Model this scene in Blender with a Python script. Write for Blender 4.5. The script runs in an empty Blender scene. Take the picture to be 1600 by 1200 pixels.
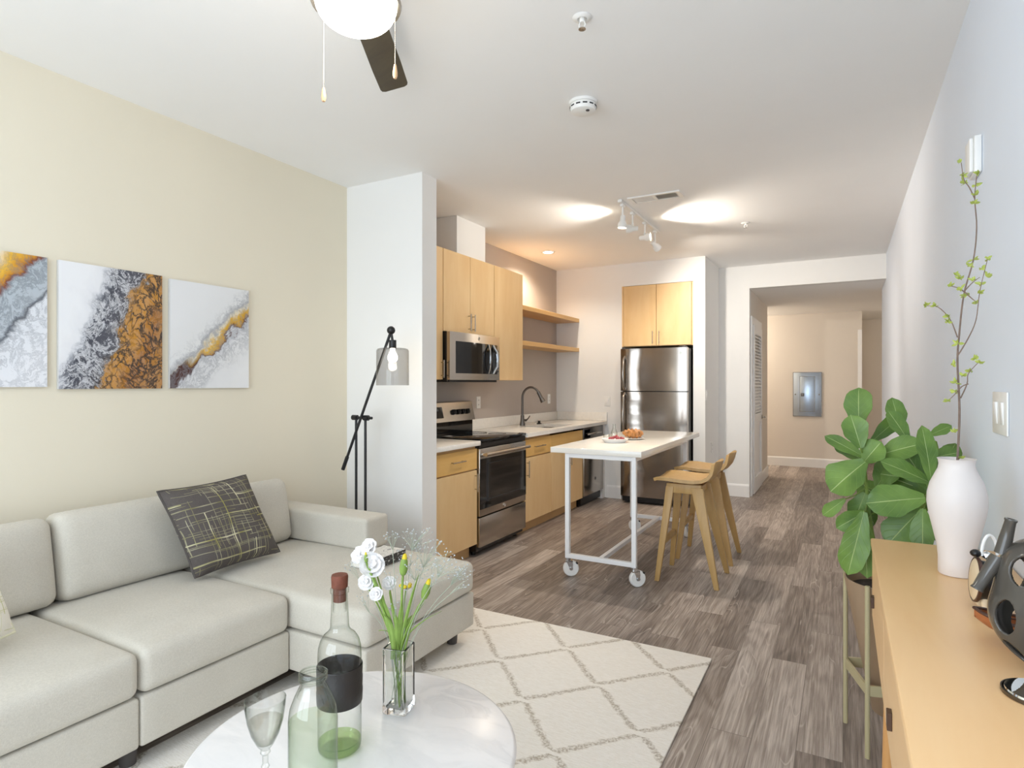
import bpy, bmesh, math, random
from mathutils import Vector, Matrix

# ------------------------------------------------------------------ camera
SC = bpy.context.scene
COL = SC.collection
F_PX, U0, V0, CAM_H = 937.0, 800.0, 600.0, 1.35
YAW = math.atan(517.0 / F_PX)
cam = bpy.data.cameras.new('camera')
cam.sensor_width = 36.0
cam.lens = F_PX * 36.0 / 1600.0
cam.clip_start = 0.02
cam_o = bpy.data.objects.new('camera', cam)
COL.objects.link(cam_o)
cam_o.location = (0, 0, CAM_H)
cam_o.rotation_euler = (math.pi / 2, 0, YAW)
SC.camera = cam_o

# ------------------------------------------------------------------ world, exposure, daylight
SC.view_settings.view_transform = 'Standard'
SC.view_settings.look = 'None'
SC.view_settings.gamma = 1.0
SC.view_settings.use_curve_mapping = False
SC.view_settings.exposure = 0.1
SC.cycles.diffuse_bounces = 6
SC.cycles.transparent_max_bounces = 24
w = bpy.data.worlds.new('sky')
SC.world = w
w.use_nodes = True
w.node_tree.nodes['Background'].inputs[0].default_value = (0.72, 0.84, 1.0, 1)
w.node_tree.nodes['Background'].inputs[1].default_value = 1.5


def light(name, kind, loc, power, color, rot=(0, 0, 0), **kw):
    d = bpy.data.lights.new(name, kind)
    d.energy = power
    d.color = color
    for k, v in kw.items():
        setattr(d, k, v)
    o = bpy.data.objects.new(name, d)
    COL.objects.link(o)
    o.location = loc
    o.rotation_euler = rot
    return o


# daylight entering through the window in the wall behind the camera
light('window_daylight', 'AREA', (-1.35, -1.62, 1.5), 86, (0.79, 0.895, 1.0),
      (math.radians(90), 0, 0), shape='RECTANGLE', size=2.9, size_y=2.2)

S_, C_ = math.sin(YAW), math.cos(YAW)


def ray(u, v):
    a, b = (u - U0) / F_PX, (V0 - v) / F_PX
    return (-S_ + a * C_, C_ + a * S_, b)


def at(u, v, y):
    """world point at depth y"""
    dx, dy, dz = ray(u, v)
    t = y / dy
    return Vector((dx * t, y, CAM_H + dz * t))


# ------------------------------------------------------------------ materials
def lin(h):
    if isinstance(h, (tuple, list)):
        return tuple(h) + ((1.0,) if len(h) == 3 else ())
    h = h.lstrip('#')
    out = []
    for i in (0, 2, 4):
        c = int(h[i:i + 2], 16) / 255.0
        out.append(c / 12.92 if c <= 0.04045 else ((c + 0.055) / 1.055) ** 2.4)
    return tuple(out) + (1.0,)


class NT:
    def __init__(self, name):
        self.m = bpy.data.materials.new(name)
        self.m.use_nodes = True
        self.t = self.m.node_tree
        self.b = self.t.nodes['Principled BSDF']
        self.out = self.t.nodes['Material Output']

    def n(self, typ, ins=None, **props):
        nd = self.t.nodes.new(typ)
        for k, v in props.items():
            setattr(nd, k, v)
        for k, v in (ins or {}).items():
            self.set(nd, k, v)
        return nd

    def set(self, nd, k, v):
        s = nd.inputs[k]
        if isinstance(v, bpy.types.NodeSocket):
            self.t.links.new(v, s)
        elif isinstance(v, bpy.types.Node):
            self.t.links.new(v.outputs[0], s)
        else:
            s.default_value = v

    def math(self, op, a, b=0.0, c=0.0, clamp=False):
        nd = self.n('ShaderNodeMath', {0: a, 1: b, 2: c}, operation=op)
        nd.use_clamp = clamp
        return nd.outputs[0]

    def ramp(self, fac, stops, interp='LINEAR'):
        nd = self.n('ShaderNodeValToRGB', {0: fac})
        cr = nd.color_ramp
        cr.interpolation = interp
        while len(cr.elements) < len(stops):
            cr.elements.new(0.5)
        for e, (p, c) in zip(cr.elements, stops):
            e.position = p
            e.color = lin(c)
        return nd.outputs[0]

    def mix(self, fac, a, b, mode='MIX'):
        nd = self.n('ShaderNodeMix', data_type='RGBA', blend_type=mode)
        self.set(nd, 0, fac)
        self.set(nd, 6, a if not isinstance(a, (str, tuple)) else lin(a))
        self.set(nd, 7, b if not isinstance(b, (str, tuple)) else lin(b))
        return nd.outputs[2]

    def coords(self, kind='Object', scale=(1, 1, 1), rot=(0, 0, 0), loc=(0, 0, 0)):
        tc = self.n('ShaderNodeTexCoord')
        mp = self.n('ShaderNodeMapping', {0: tc.outputs[kind], 'Scale': scale, 'Rotation': rot, 'Location': loc})
        return mp.outputs[0]

    def noise(self, vec, scale, detail=3.0, rough=0.5, dist=0.0, w=None):
        nd = self.n('ShaderNodeTexNoise', {'Vector': vec, 'Scale': scale, 'Detail': detail, 'Roughness': rough, 'Distortion': dist})
        if w is not None:
            nd.noise_dimensions = '4D'
            self.set(nd, 'W', w)
        return nd.outputs[0]

    def bump(self, h, strength=0.2, dist=0.01):
        nd = self.n('ShaderNodeBump', {'Height': h, 'Strength': strength, 'Distance': dist})
        self.set(self.b, 'Normal', nd.outputs[0])

    def base(self, col=None, rough=0.5, metal=0.0, **kw):
        if col is not None:
            self.set(self.b, 'Base Color', col if isinstance(col, bpy.types.NodeSocket) else lin(col))
        self.set(self.b, 'Roughness', rough)
        self.set(self.b, 'Metallic', metal)
        for k, v in kw.items():
            self.set(self.b, k, v)
        return self


def plain(name, col, rough=0.5, metal=0.0, var=0.04, scale=6.0, bump=0.0, bscale=200.0, **kw):
    """a nearly even material with a little procedural variation"""
    t = NT(name)
    c = lin(col)
    v = t.coords('Object')
    nz = t.noise(v, scale, 3)
    lo = tuple(max(0, x * (1 - var)) for x in c[:3])
    hi = tuple(min(1, x * (1 + var)) for x in c[:3])
    t.base(t.ramp(nz, [(0.3, lo), (0.7, hi)]), rough, metal, **kw)
    if bump:
        t.bump(t.noise(v, bscale, 2), bump, 0.004)
    return t.m


def wood(name, dark, light_, rough=0.42, stretch=(14, 14, 1.2), contrast=(0.3, 0.72), fig=0.35, coat=0.0):
    t = NT(name)
    v = t.coords('Object', stretch)
    a = t.noise(v, 1.6, 5, 0.6, 0.6)
    v2 = t.coords('Object', tuple(s * 0.35 for s in stretch))
    b = t.noise(v2, 1.5, 3, 0.5, 1.5)
    f = t.math('ADD', t.math('MULTIPLY', a, 1 - fig), t.math('MULTIPLY', b, fig))
    t.base(t.ramp(f, [(contrast[0], dark), (contrast[1], light_)]), rough)
    t.set(t.b, 'Coat Weight', coat)
    t.bump(a, 0.05, 0.002)
    return t.m


def steel(name, col='#b9b4ae', rough=0.24, warp=0.0, axis=(60, 60, 1)):
    t = NT(name)
    v = t.coords('Object', axis)
    br = t.noise(v, 6, 3, 0.6)
    t.base(col, t.n('ShaderNodeMapRange', {0: br, 3: rough * 0.75, 4: rough * 1.25}).outputs[0], 1.0)
    h = br
    if warp:
        lo = t.noise(t.coords('Object', (3.2, 3.2, 0.75)), 1.2, 1)
        h = t.math('ADD', t.math('MULTIPLY', br, 0.0015), t.math('MULTIPLY', lo, 1.0))
        t.bump(h, warp, 0.09)
    else:
        t.bump(h, 0.01, 0.001)
    return t.m


def fridge_steel():
    # brushed sheet whose skin is slightly drawn in beside the handles and wavy up the door
    t = NT('fridge_steel')
    br = t.noise(t.coords('Object', (90, 90, 1)), 6, 3, 0.6)
    t.base('#9c938a', t.n('ShaderNodeMapRange', {0: br, 3: 0.13, 4: 0.2}).outputs[0], 1.0)
    tc = t.n('ShaderNodeTexCoord')
    sp = t.n('ShaderNodeSeparateXYZ', {0: tc.outputs['Object']})
    wob = t.noise(t.coords('Object', (0.3, 1, 2.2)), 1.6, 2)
    x = t.math('ADD', sp.outputs[0], t.math('MULTIPLY', t.math('SUBTRACT', wob, 0.5), 0.16))
    d = t.n('ShaderNodeMapRange', {0: x, 1: -0.31, 2: -0.10, 3: 0.021, 4: 0.0}, interpolation_type='SMOOTHSTEP').outputs[0]
    d2 = t.n('ShaderNodeMapRange', {0: x, 1: -0.10, 2: 0.3, 3: 0.0, 4: 0.012}, interpolation_type='SMOOTHSTEP').outputs[0]
    t.bump(t.math('ADD', d, t.math('MULTIPLY', d2, 0.5)), 1.0, 1.0)
    return t.m


def thin_glass(name, tint=(0.96, 0.97, 0.96), edge=(0.55, 0.58, 0.56), refl=0.9, edge_pow=0.3):
    """thin clear glass: tinted see-through that gets denser where the wall is seen edge-on, plus a Fresnel reflection"""
    t = NT(name)
    lw = t.n('ShaderNodeLayerWeight', {0: 0.5})
    c = t.mix(t.math('POWER', lw.outputs[1], 2.4), tint, edge)
    tr = t.n('ShaderNodeBsdfTransparent', {0: c})
    gl = t.n('ShaderNodeBsdfGlossy', {0: (1, 1, 1, 1), 'Roughness': 0.02})
    fr = t.math('MULTIPLY_ADD', t.math('POWER', lw.outputs[1], 5.0), 0.85, 0.05)
    mx = t.n('ShaderNodeMixShader', {0: t.math('MULTIPLY', fr, refl), 1: tr.outputs[0], 2: gl.outputs[0]})
    t.t.links.new(mx.outputs[0], t.out.inputs[0])
    return t.m


def emit(name, col, strength, base='#ffffff'):
    t = NT(name)
    t.base(base, 0.3)
    t.set(t.b, 'Emission Color', lin(col))
    t.set(t.b, 'Emission Strength', strength)
    return t.m


M = {}
M['wall'] = plain('wall_paint', '#ecebe8', 0.75, var=0.012, scale=2, bump=0.05, bscale=320)
M['wall_daylit'] = plain('wall_paint_daylight_tint', '#e6edf8', 0.75, var=0.012, scale=2, bump=0.05, bscale=320)  # white wall paint with the bluish window daylight put into its colour
M['wall_warm'] = plain('wall_paint_cream', '#e6ddc8', 0.75, var=0.012, scale=2, bump=0.05, bscale=320)
M['wall_grey'] = plain('wall_paint_taupe', '#bab0a7', 0.7, var=0.015, scale=2, bump=0.05, bscale=320)
M['wall_hall'] = plain('wall_paint_hall', '#e0d8cd', 0.75, var=0.012, scale=2, bump=0.05, bscale=320)
M['ceiling'] = plain('ceiling_paint', '#f6f5f3', 0.85, var=0.01, scale=2, bump=0.05, bscale=260)
M['trim'] = plain('trim_paint', '#f1f0ee', 0.4, var=0.01)
M['white'] = plain('white_plastic', '#efeeea', 0.35, var=0.01)
M['white_metal'] = plain('white_powder_coat', '#f2f2f2', 0.3, var=0.01)
M['quartz'] = plain('white_quartz', '#f0ece4', 0.18, var=0.03, scale=40)
M['tabletop'] = plain('white_tabletop', '#f1ede4', 0.12, var=0.01, scale=30)
M['maple'] = wood('maple_veneer', '#dab27a', '#ebcf9f', 0.38, (5, 5, 1.1), (0.25, 0.75), 0.6)
M['maple_x'] = wood('maple_edge_grain', '#cf9e5c', '#e2bc80', 0.4, (5, 1.1, 14), (0.25, 0.75), 0.5)
M['maple_drawer'] = wood('maple_veneer_across', '#d5a558', '#e6bf7c', 0.38, (5, 1.3, 12), (0.25, 0.75), 0.5)
M['maple_box'] = plain('maple_carcass', '#cfaa78', 0.5, var=0.05)
M['oak'] = wood('light_oak', '#b08a52', '#c9a66d', 0.45, (16, 16, 2.5), (0.25, 0.75), 0.4)
M['beech'] = wood('honey_beech', '#e8b981', '#f3cf9e', 0.36, (9, 1.1, 9), (0.2, 0.8), 0.5)
M['beech_leg'] = wood('honey_beech_leg', '#c98d50', '#dba86c', 0.4, (14, 14, 2), (0.2, 0.8), 0.4)
M['walnut'] = plain('dark_walnut', '#4a3426', 0.5, var=0.1)
M['steel'] = steel('brushed_steel', '#b8b0a6', 0.22)
M['steel_fridge'] = fridge_steel()
M['steel_dark'] = steel('dark_brushed_steel', '#6e6862', 0.3)
M['nickel'] = steel('brushed_nickel', '#b3aba0', 0.25, axis=(40, 40, 40))
M['chrome'] = steel('polished_chrome', '#dcdee0', 0.06, axis=(20, 20, 20))
M['mirror'] = steel('mirror_metal', '#eef2f4', 0.02, axis=(3, 3, 3))
M['panel_metal'] = steel('bright_zinc', '#c3d2e2', 0.30, axis=(20, 1, 20))
M['black'] = plain('black_plastic', '#0d0d0e', 0.35, var=0.05)
M['black_gloss'] = plain('black_glass', '#07080a', 0.05, var=0.02)
M['black_metal'] = plain('black_iron', '#1c1c1d', 0.45, var=0.05)
M['toe'] = plain('toe_kick_dark', '#37312c', 0.7, var=0.05)
M['display'] = plain('display_grey', '#30343a', 0.2, var=0.05)
M['dark_gap'] = plain('gap_shade_black', '#161514', 0.8, var=0.05)  # near-black colour painted in for the shade inside slots and the vent
M['ceramic'] = plain('white_ceramic', '#dfd7d2', 0.45, var=0.01, bump=0.02, bscale=60)
M['dish'] = plain('white_porcelain', '#f2efec', 0.15, var=0.01)
M['leg_dark'] = plain('dark_stained_foot', '#4b4644', 0.5, var=0.05)
M['bark'] = plain('brown_bark', '#7b685c', 0.8, var=0.15, scale=60)
M['stem_green'] = plain('green_stem', '#7f9a45', 0.5, var=0.15, scale=30)
M['sprig'] = plain('sprig_leaf', '#a9b455', 0.5, var=0.2, scale=40)
M['petal'] = plain('white_petal', '#f6f3f1', 0.55, var=0.02, scale=40)
M['petal_yellow'] = plain('yellow_petal', '#d9c021', 0.5, var=0.15, scale=60)
M['gyp_stem'] = plain('grey_green_stem', '#a4ab98', 0.6, var=0.1)
M['gyp'] = plain('tiny_white_blossom', '#b9bcba', 0.6, var=0.3, scale=90)
M['cork'] = plain('red_brown_cork', '#6e3a26', 0.7, var=0.15, scale=60, bump=0.2, bscale=300)
M['wrap'] = plain('black_leather_wrap', '#2a2522', 0.45, var=0.12, scale=30, bump=0.2, bscale=120)
M['croissant'] = plain('baked_crust', '#bb8048', 0.4, var=0.45, scale=28)
M['berry'] = plain('raspberry_red', '#a8434a', 0.4, var=0.3, scale=90)
M['copper'] = plain('copper_wood', '#a3623a', 0.3, var=0.12, scale=20)
M['copper_dark'] = plain('dark_brown_wood', '#4a2c20', 0.4, var=0.1)
M['cream'] = plain('cream_enamel', '#e3cfaf', 0.4, var=0.04)
M['grey_glaze'] = plain('grey_glaze', '#4d4943', 0.12, var=0.05, scale=6)
M['pot'] = plain('tan_planter_shell', '#a1876c', 0.5, var=0.05, scale=10)
M['stand_metal'] = plain('sand_painted_metal', '#b7ab85', 0.4, var=0.03)
M['soil'] = plain('potting_soil', '#2c221b', 0.9, var=0.3, scale=60, bump=0.5, bscale=90)
M['canvas_edge'] = plain('canvas_side', '#c9c7c4', 0.7, var=0.05)
M['blade'] = wood('fan_blade_dark', '#3a352f', '#57503f', 0.35, (3, 14, 14), (0.25, 0.75), 0.4)
M['ivory'] = plain('ivory_bead', '#e4b88a', 0.35, var=0.06)
M['liquid'] = thin_glass('pale_green_liquid', (0.90, 0.94, 0.87), (0.78, 0.87, 0.70), 0.4)
M['wine'] = thin_glass('clear_wine', (0.86, 0.85, 0.82), (0.66, 0.65, 0.62), 0.5)
M['glass'] = thin_glass('clear_glass', (0.975, 0.98, 0.97), (0.36, 0.40, 0.36))
M['rim_glass'] = thin_glass('greenish_rim_glass', (0.78, 0.84, 0.78), (0.40, 0.47, 0.40), 1.6)
M['glass_green'] = thin_glass('pale_green_glass', (0.80, 0.89, 0.66), (0.5, 0.64, 0.34))
M['glass_grey'] = thin_glass('smoked_glass', (0.86, 0.855, 0.85), (0.72, 0.71, 0.70), 0.35)
M['crystal'] = NT('crystal_glass').base('#fbfcfb', 0.0, 0.0, **{'Transmission Weight': 1.0, 'IOR': 1.46}).m
M['bulb'] = emit('lit_bulb', (1.0, 0.93, 0.80), 14)
M['bowl'] = emit('lit_opal_glass', (1.0, 0.93, 0.80), 6.5)
M['lens'] = emit('lit_spot_lens', (1.0, 0.86, 0.66), 30)
M['lens_hall'] = emit('lit_hall_lens', (1.0, 0.78, 0.5), 8)


def mat_floor():
    t = NT('wood_plank_floor')
    tc = t.n('ShaderNodeTexCoord')
    sp = t.n('ShaderNodeSeparateXYZ', {0: tc.outputs['Object']})
    x, y = sp.outputs[0], sp.outputs[1]
    yx = t.n('ShaderNodeCombineXYZ', {0: y, 1: x})
    bk = t.n('ShaderNodeTexBrick', {'Vector': yx.outputs[0], 'Color1': (0, 0, 0, 1), 'Color2': (1, 1, 1, 1), 'Mortar': (0.5, 0.5, 0.5, 1),
                                    'Scale': 1.0, 'Mortar Size': 0.0014, 'Mortar Smooth': 0.1, 'Bias': 0.0, 'Brick Width': 1.22, 'Row Height': 0.152})
    bk.offset = 0.37
    rnd = t.n('ShaderNodeSeparateColor', {0: bk.outputs[0]}).outputs[0]
    wv = t.math('MULTIPLY', rnd, 37.0)
    v1 = t.n('ShaderNodeCombineXYZ', {0: t.math('MULTIPLY', x, 120.0), 1: t.math('MULTIPLY', y, 3.6)}).outputs[0]
    fine = t.noise(v1, 1.0, 4, 0.65, 0.4, w=wv)
    v2 = t.n('ShaderNodeCombineXYZ', {0: t.math('MULTIPLY', x, 6.5), 1: t.math('MULTIPLY', y, 0.8)}).outputs[0]
    blot = t.noise(v2, 1.0, 2, 0.5, 0.5, w=wv)
    rings = t.math('SINE', t.math('MULTIPLY', blot, 70.0))
    rings = t.math('MULTIPLY_ADD', rings, 0.5, 0.5)
    grain = t.math('ADD', t.math('MULTIPLY', fine, 0.72), t.math('MULTIPLY', rings, 0.07))
    grain = t.math('ADD', grain, t.math('MULTIPLY', blot, 0.34))
    grain = t.math('ADD', grain, t.math('MULTIPLY', t.math('SUBTRACT', rnd, 0.5), 0.20))
    c = t.ramp(grain, [(0.30, '#4a3f38'), (0.47, '#786b62'), (0.60, '#978a80'), (0.80, '#c6bbb1')])
    # pale limed lines that follow the cathedral figure here and there
    ct = t.math('ABSOLUTE', t.math('SUBTRACT', t.math('FRACT', t.math('MULTIPLY', blot, 11.0)), 0.5))
    ct = t.math('SUBTRACT', 1.0, t.math('DIVIDE', ct, 0.05), clamp=True)
    lm = t.noise(t.n('ShaderNodeCombineXYZ', {0: t.math('MULTIPLY', x, 9.0), 1: t.math('MULTIPLY', y, 2.2)}).outputs[0], 1.0, 2, 0.5, 0.0, w=t.math('ADD', wv, 9.0))
    lm = t.ramp(lm, [(0.5, (0, 0, 0)), (0.62, (1, 1, 1))])
    c = t.mix(t.math('MULTIPLY', t.math('MULTIPLY', ct, lm), 0.55), c, '#d9cfc5')
    c = t.mix(t.math('MULTIPLY', bk.outputs[1], 0.5), c, '#4a413b')
    t.base(c, t.n('ShaderNodeMapRange', {0: fine, 3: 0.36, 4: 0.5}).outputs[0])
    h = t.math('SUBTRACT', t.math('MULTIPLY', fine, 0.5), bk.outputs[1])
    t.bump(h, 0.12, 0.002)
    return t.m


M['floor'] = mat_floor()


def mat_rug():
    t = NT('cream_trellis_wool')
    tc = t.n('ShaderNodeTexCoord')
    n1 = t.n('ShaderNodeTexNoise', {'Vector': tc.outputs['Object'], 'Scale': 34.0, 'Detail': 3.0})
    off = t.n('ShaderNodeVectorMath', {0: n1.outputs[1], 1: (0.5, 0.5, 0.5)}, operation='SUBTRACT')
    off = t.n('ShaderNodeVectorMath', {0: off.outputs[0], 3: 0.035}, operation='SCALE')
    p = t.n('ShaderNodeVectorMath', {0: tc.outputs['Object'], 1: off.outputs[0]}, operation='ADD')
    sp = t.n('ShaderNodeSeparateXYZ', {0: p.outputs[0]})
    # a diamond lattice half a metre wide; object coordinates are world coordinates for the rug
    X = t.math('DIVIDE', t.math('ADD', sp.outputs[0], 1.735), 0.503)
    Y = t.math('DIVIDE', t.math('SUBTRACT', sp.outputs[1], 2.79), 0.545)
    rows = t.math('MULTIPLY', t.math('FLOOR', t.math('MULTIPLY', t.math('ADD', Y, 0.0), 2.0)), 0.035)
    u = t.math('ADD', t.math('ADD', X, rows), Y)
    v = t.math('SUBTRACT', t.math('ADD', X, rows), Y)

    def line(q):
        f = t.math('ABSOLUTE', t.math('SUBTRACT', t.math('FRACT', t.math('ADD', q, 0.5)), 0.5))
        return t.math('SUBTRACT', 1.0, t.math('DIVIDE', t.math('SUBTRACT', f, 0.020), 0.03), clamp=True)
    ln = t.math('MAXIMUM', line(u), line(v))
    # the lines stop short of the crossings
    ay = t.math('ABSOLUTE', t.math('SUBTRACT', t.math('FRACT', t.math('MULTIPLY_ADD', Y, 2.0, 0.5)), 0.5))
    ln = t.math('MULTIPLY', ln, t.math('GREATER_THAN', ay, 0.045))
    br = t.noise(tc.outputs['Object'], 95.0, 2, 0.7)
    ln = t.math('MULTIPLY', ln, t.ramp(br, [(0.38, (0.15, 0.15, 0.15)), (0.6, (1, 1, 1))]))
    fib = t.noise(t.coords('Object', (40, 220, 40)), 1.0, 3, 0.7)
    basec = t.ramp(fib, [(0.3, '#eae4d9'), (0.7, '#f7f3ec')])
    t.base(t.mix(t.math('MULTIPLY', ln, 0.8), basec, '#a89a84'), 0.95)
    t.bump(t.math('ADD', fib, t.math('MULTIPLY', ln, 0.6)), 0.5, 0.004)
    return t.m


M['rug'] = mat_rug()


def mat_fabric(name, a, b, scale=520.0, rough=0.95):
    t = NT(name)
    v = t.coords('Object')
    f1 = t.noise(t.coords('Object', (1, 1, 0.25)), scale, 2, 0.7)
    f2 = t.noise(t.coords('Object', (0.25, 0.25, 1)), scale, 2, 0.7)
    lo = t.noise(v, 5.0, 3)
    f = t.math('ADD', t.math('MULTIPLY', t.math('ADD', f1, f2), 0.38), t.math('MULTIPLY', lo, 0.24))
    t.base(t.ramp(f, [(0.36, a), (0.64, b)]), rough)
    t.set(t.b, 'Sheen Weight', 0.15)
    t.bump(t.math('ADD', f1, f2), 0.15, 0.002)
    return t.m


M['sofa'] = mat_fabric('greige_woven_fabric', '#bdb7aa', '#d3cdc0')


def mat_marble():
    t = NT('white_marble')
    v = t.coords('Object', (1.0, 2.2, 1), (0, 0, 0.4))
    n = t.noise(v, 4.0, 7, 0.6, 1.2)
    ridge = t.math('ABSOLUTE', t.math('SUBTRACT', n, 0.5))
    m = t.noise(v, 2.5, 2)
    vein = t.math('MULTIPLY', t.ramp(ridge, [(0.0, (1, 1, 1)), (0.05, (0, 0, 0))]), t.ramp(m, [(0.45, (0, 0, 0)), (0.7, (1, 1, 1))]))
    soft = t.ramp(n, [(0.3, '#dcdad9'), (0.6, '#eae7e5')])
    t.base(t.mix(t.math('MULTIPLY', vein, 0.3), soft, '#b4b3b5'), 0.22)
    return t.m


M['marble'] = mat_marble()


def mat_pillow(name, ground, ground2, line_a, line_b, amount):
    t = NT(name)
    tc = t.n('ShaderNodeTexCoord')
    uv = tc.outputs['UV']
    wob = t.n('ShaderNodeTexNoise', {'Vector': uv, 'Scale': 2.5, 'Detail': 1.0})
    o = t.n('ShaderNodeVectorMath', {0: wob.outputs[1], 1: (0.5, 0.5, 0.5)}, operation='SUBTRACT')
    o = t.n('ShaderNodeVectorMath', {0: o.outputs[0], 3: 0.06}, operation='SCALE')
    p = t.n('ShaderNodeVectorMath', {0: uv, 1: o.outputs[0]}, operation='ADD')
    sp = t.n('ShaderNodeSeparateXYZ', {0: p.outputs[0]})
    U, V = sp.outputs[0], sp.outputs[1]
    total = None
    # hand-drawn strokes: thin lines in cells of a grid, each stroke present or missing at random
    for i, (a_, b_, na, nb, th, thr, k) in enumerate(((V, U, 13.0, 2.6, 0.10, 0.45, 0.55), (U, V, 14.0, 3.1, 0.10, 0.5, 0.55), (V, U, 6.0, 1.7, 0.075, 0.45, 1.0), (U, V, 6.5, 2.3, 0.07, 0.5, 1.0), (V, U, 27.0, 4.3, 0.17, 0.66, 0.4), (U, V, 25.0, 4.0, 0.17, 0.66, 0.4))):
        ra = t.math('MULTIPLY_ADD', a_, na, 0.37 * i)
        rb = t.math('MULTIPLY_ADD', b_, nb, 0.61 * i)
        row = t.math('FLOOR', ra)
        w1 = t.n('ShaderNodeTexWhiteNoise', {'W': row}, noise_dimensions='1D').outputs[0]
        col_ = t.math('FLOOR', t.math('ADD', rb, t.math('MULTIPLY', w1, 3.0)))
        cv = t.n('ShaderNodeCombineXYZ', {0: row, 1: col_, 2: float(i)})
        w2 = t.n('ShaderNodeTexWhiteNoise', {'Vector': cv.outputs[0]}).outputs[0]
        ctr = t.math('MULTIPLY_ADD', w1, 0.6, 0.2)
        d = t.math('ABSOLUTE', t.math('SUBTRACT', t.math('FRACT', ra), ctr))
        g = t.math('MULTIPLY', t.math('LESS_THAN', d, th * 0.5), t.math('GREATER_THAN', w2, thr))
        g = t.math('MULTIPLY', g, k)
        total = g if total is None else t.math('MAXIMUM', total, g)
    wv = t.noise(t.n('ShaderNodeMapping', {0: uv, 'Scale': (60, 400, 1)}).outputs[0], 1.0, 2, 0.6)
    gr = t.ramp(wv, [(0.3, ground), (0.7, ground2)])
    lc = t.ramp(t.noise(uv, 5.0, 2), [(0.35, line_a), (0.65, line_b)])
    t.base(t.mix(t.math('MULTIPLY', total, amount), gr, lc), 0.9)
    t.bump(wv, 0.15, 0.002)
    return t.m


M['pillow_dark'] = mat_pillow('charcoal_sketch_fabric', '#4d4744', '#625b56', '#9c9550', '#dcd6b4', 0.85)
M['pillow_cream'] = mat_pillow('cream_sketch_fabric', '#efebde', '#f8f4e9', '#b9bd6e', '#d8d79a', 0.85)


def mat_art(name, rot, shift, stops, vein_col, seed, vein_amt, cells=0.0, warp=0.32, low=None):
    t = NT(name)
    tc = t.n('ShaderNodeTexCoord')
    uv = tc.outputs['UV']
    nz = t.n('ShaderNodeTexNoise', {'Vector': uv, 'Scale': 3.2, 'Detail': 6.0, 'Roughness': 0.62, 'Distortion': 0.8})
    nz.noise_dimensions = '4D'
    t.set(nz, 'W', seed)
    o = t.n('ShaderNodeVectorMath', {0: nz.outputs[1], 1: (0.5, 0.5, 0.5)}, operation='SUBTRACT')
    o = t.n('ShaderNodeVectorMath', {0: o.outputs[0], 3: warp}, operation='SCALE')
    p = t.n('ShaderNodeVectorMath', {0: uv, 1: o.outputs[0]}, operation='ADD')
    mp = t.n('ShaderNodeMapping', {0: p.outputs[0], 'Rotation': (0, 0, rot), 'Location': (shift, 0, 0)})
    d = t.n('ShaderNodeSeparateXYZ', {0: mp.outputs[0]}).outputs[0]
    c = t.ramp(d, stops)
    if low:
        pv = t.n('ShaderNodeSeparateXYZ', {0: p.outputs[0]}).outputs[1]
        band = t.ramp(d, [(low[1], (0, 0, 0)), (low[1] + 0.02, (1, 1, 1)), (low[2], (1, 1, 1)), (low[2] + 0.02, (0, 0, 0))])
        c = t.mix(t.math('MULTIPLY', band, t.ramp(pv, [(0.20, (1, 1, 1)), (0.30, (0, 0, 0))])), c, low[0])
    # marbled veins that follow the flow
    vn = t.noise(mp.outputs[0], 5.5, 8, 0.7, 1.6, w=seed + 3.0)
    rg = t.math('ABSOLUTE', t.math('SUBTRACT', vn, 0.5))
    vein = t.ramp(rg, [(0.0, (1, 1, 1)), (0.028, (0.55, 0.55, 0.55)), (0.055, (0, 0, 0))])
    msk = t.ramp(d, vein_amt)
    c = t.mix(t.math('MULTIPLY', vein, msk), c, vein_col)
    if cells:
        vo = t.n('ShaderNodeTexVoronoi', {'Vector': mp.outputs[0], 'Scale': 11.0}, feature='DISTANCE_TO_EDGE')
        ed = t.ramp(vo.outputs[0], [(0.0, (1, 1, 1)), (0.06, (0.8, 0.8, 0.8)), (0.16, (0, 0, 0))])
        cm = t.math('MULTIPLY', t.math('MULTIPLY', ed, t.ramp(d, [(0.42, (0, 0, 0)), (0.56, (1, 1, 1))])), cells)
        c = t.mix(t.math('MULTIPLY', cm, t.ramp(t.noise(uv, 4, 2), [(0.3, (0, 0, 0)), (0.5, (1, 1, 1))])), c, '#2d2a2c')
        wh = t.ramp(t.noise(mp.outputs[0], 26, 4, 0.6), [(0.62, (0, 0, 0)), (0.68, (1, 1, 1))])
        c = t.mix(t.math('MULTIPLY', wh, t.ramp(d, [(0.28, (0, 0, 0)), (0.36, (1, 1, 1)), (0.55, (0.5, 0.5, 0.5)), (0.62, (0, 0, 0))])), c, '#d9dade')
    t.base(c, 0.35)
    return t.m


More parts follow.
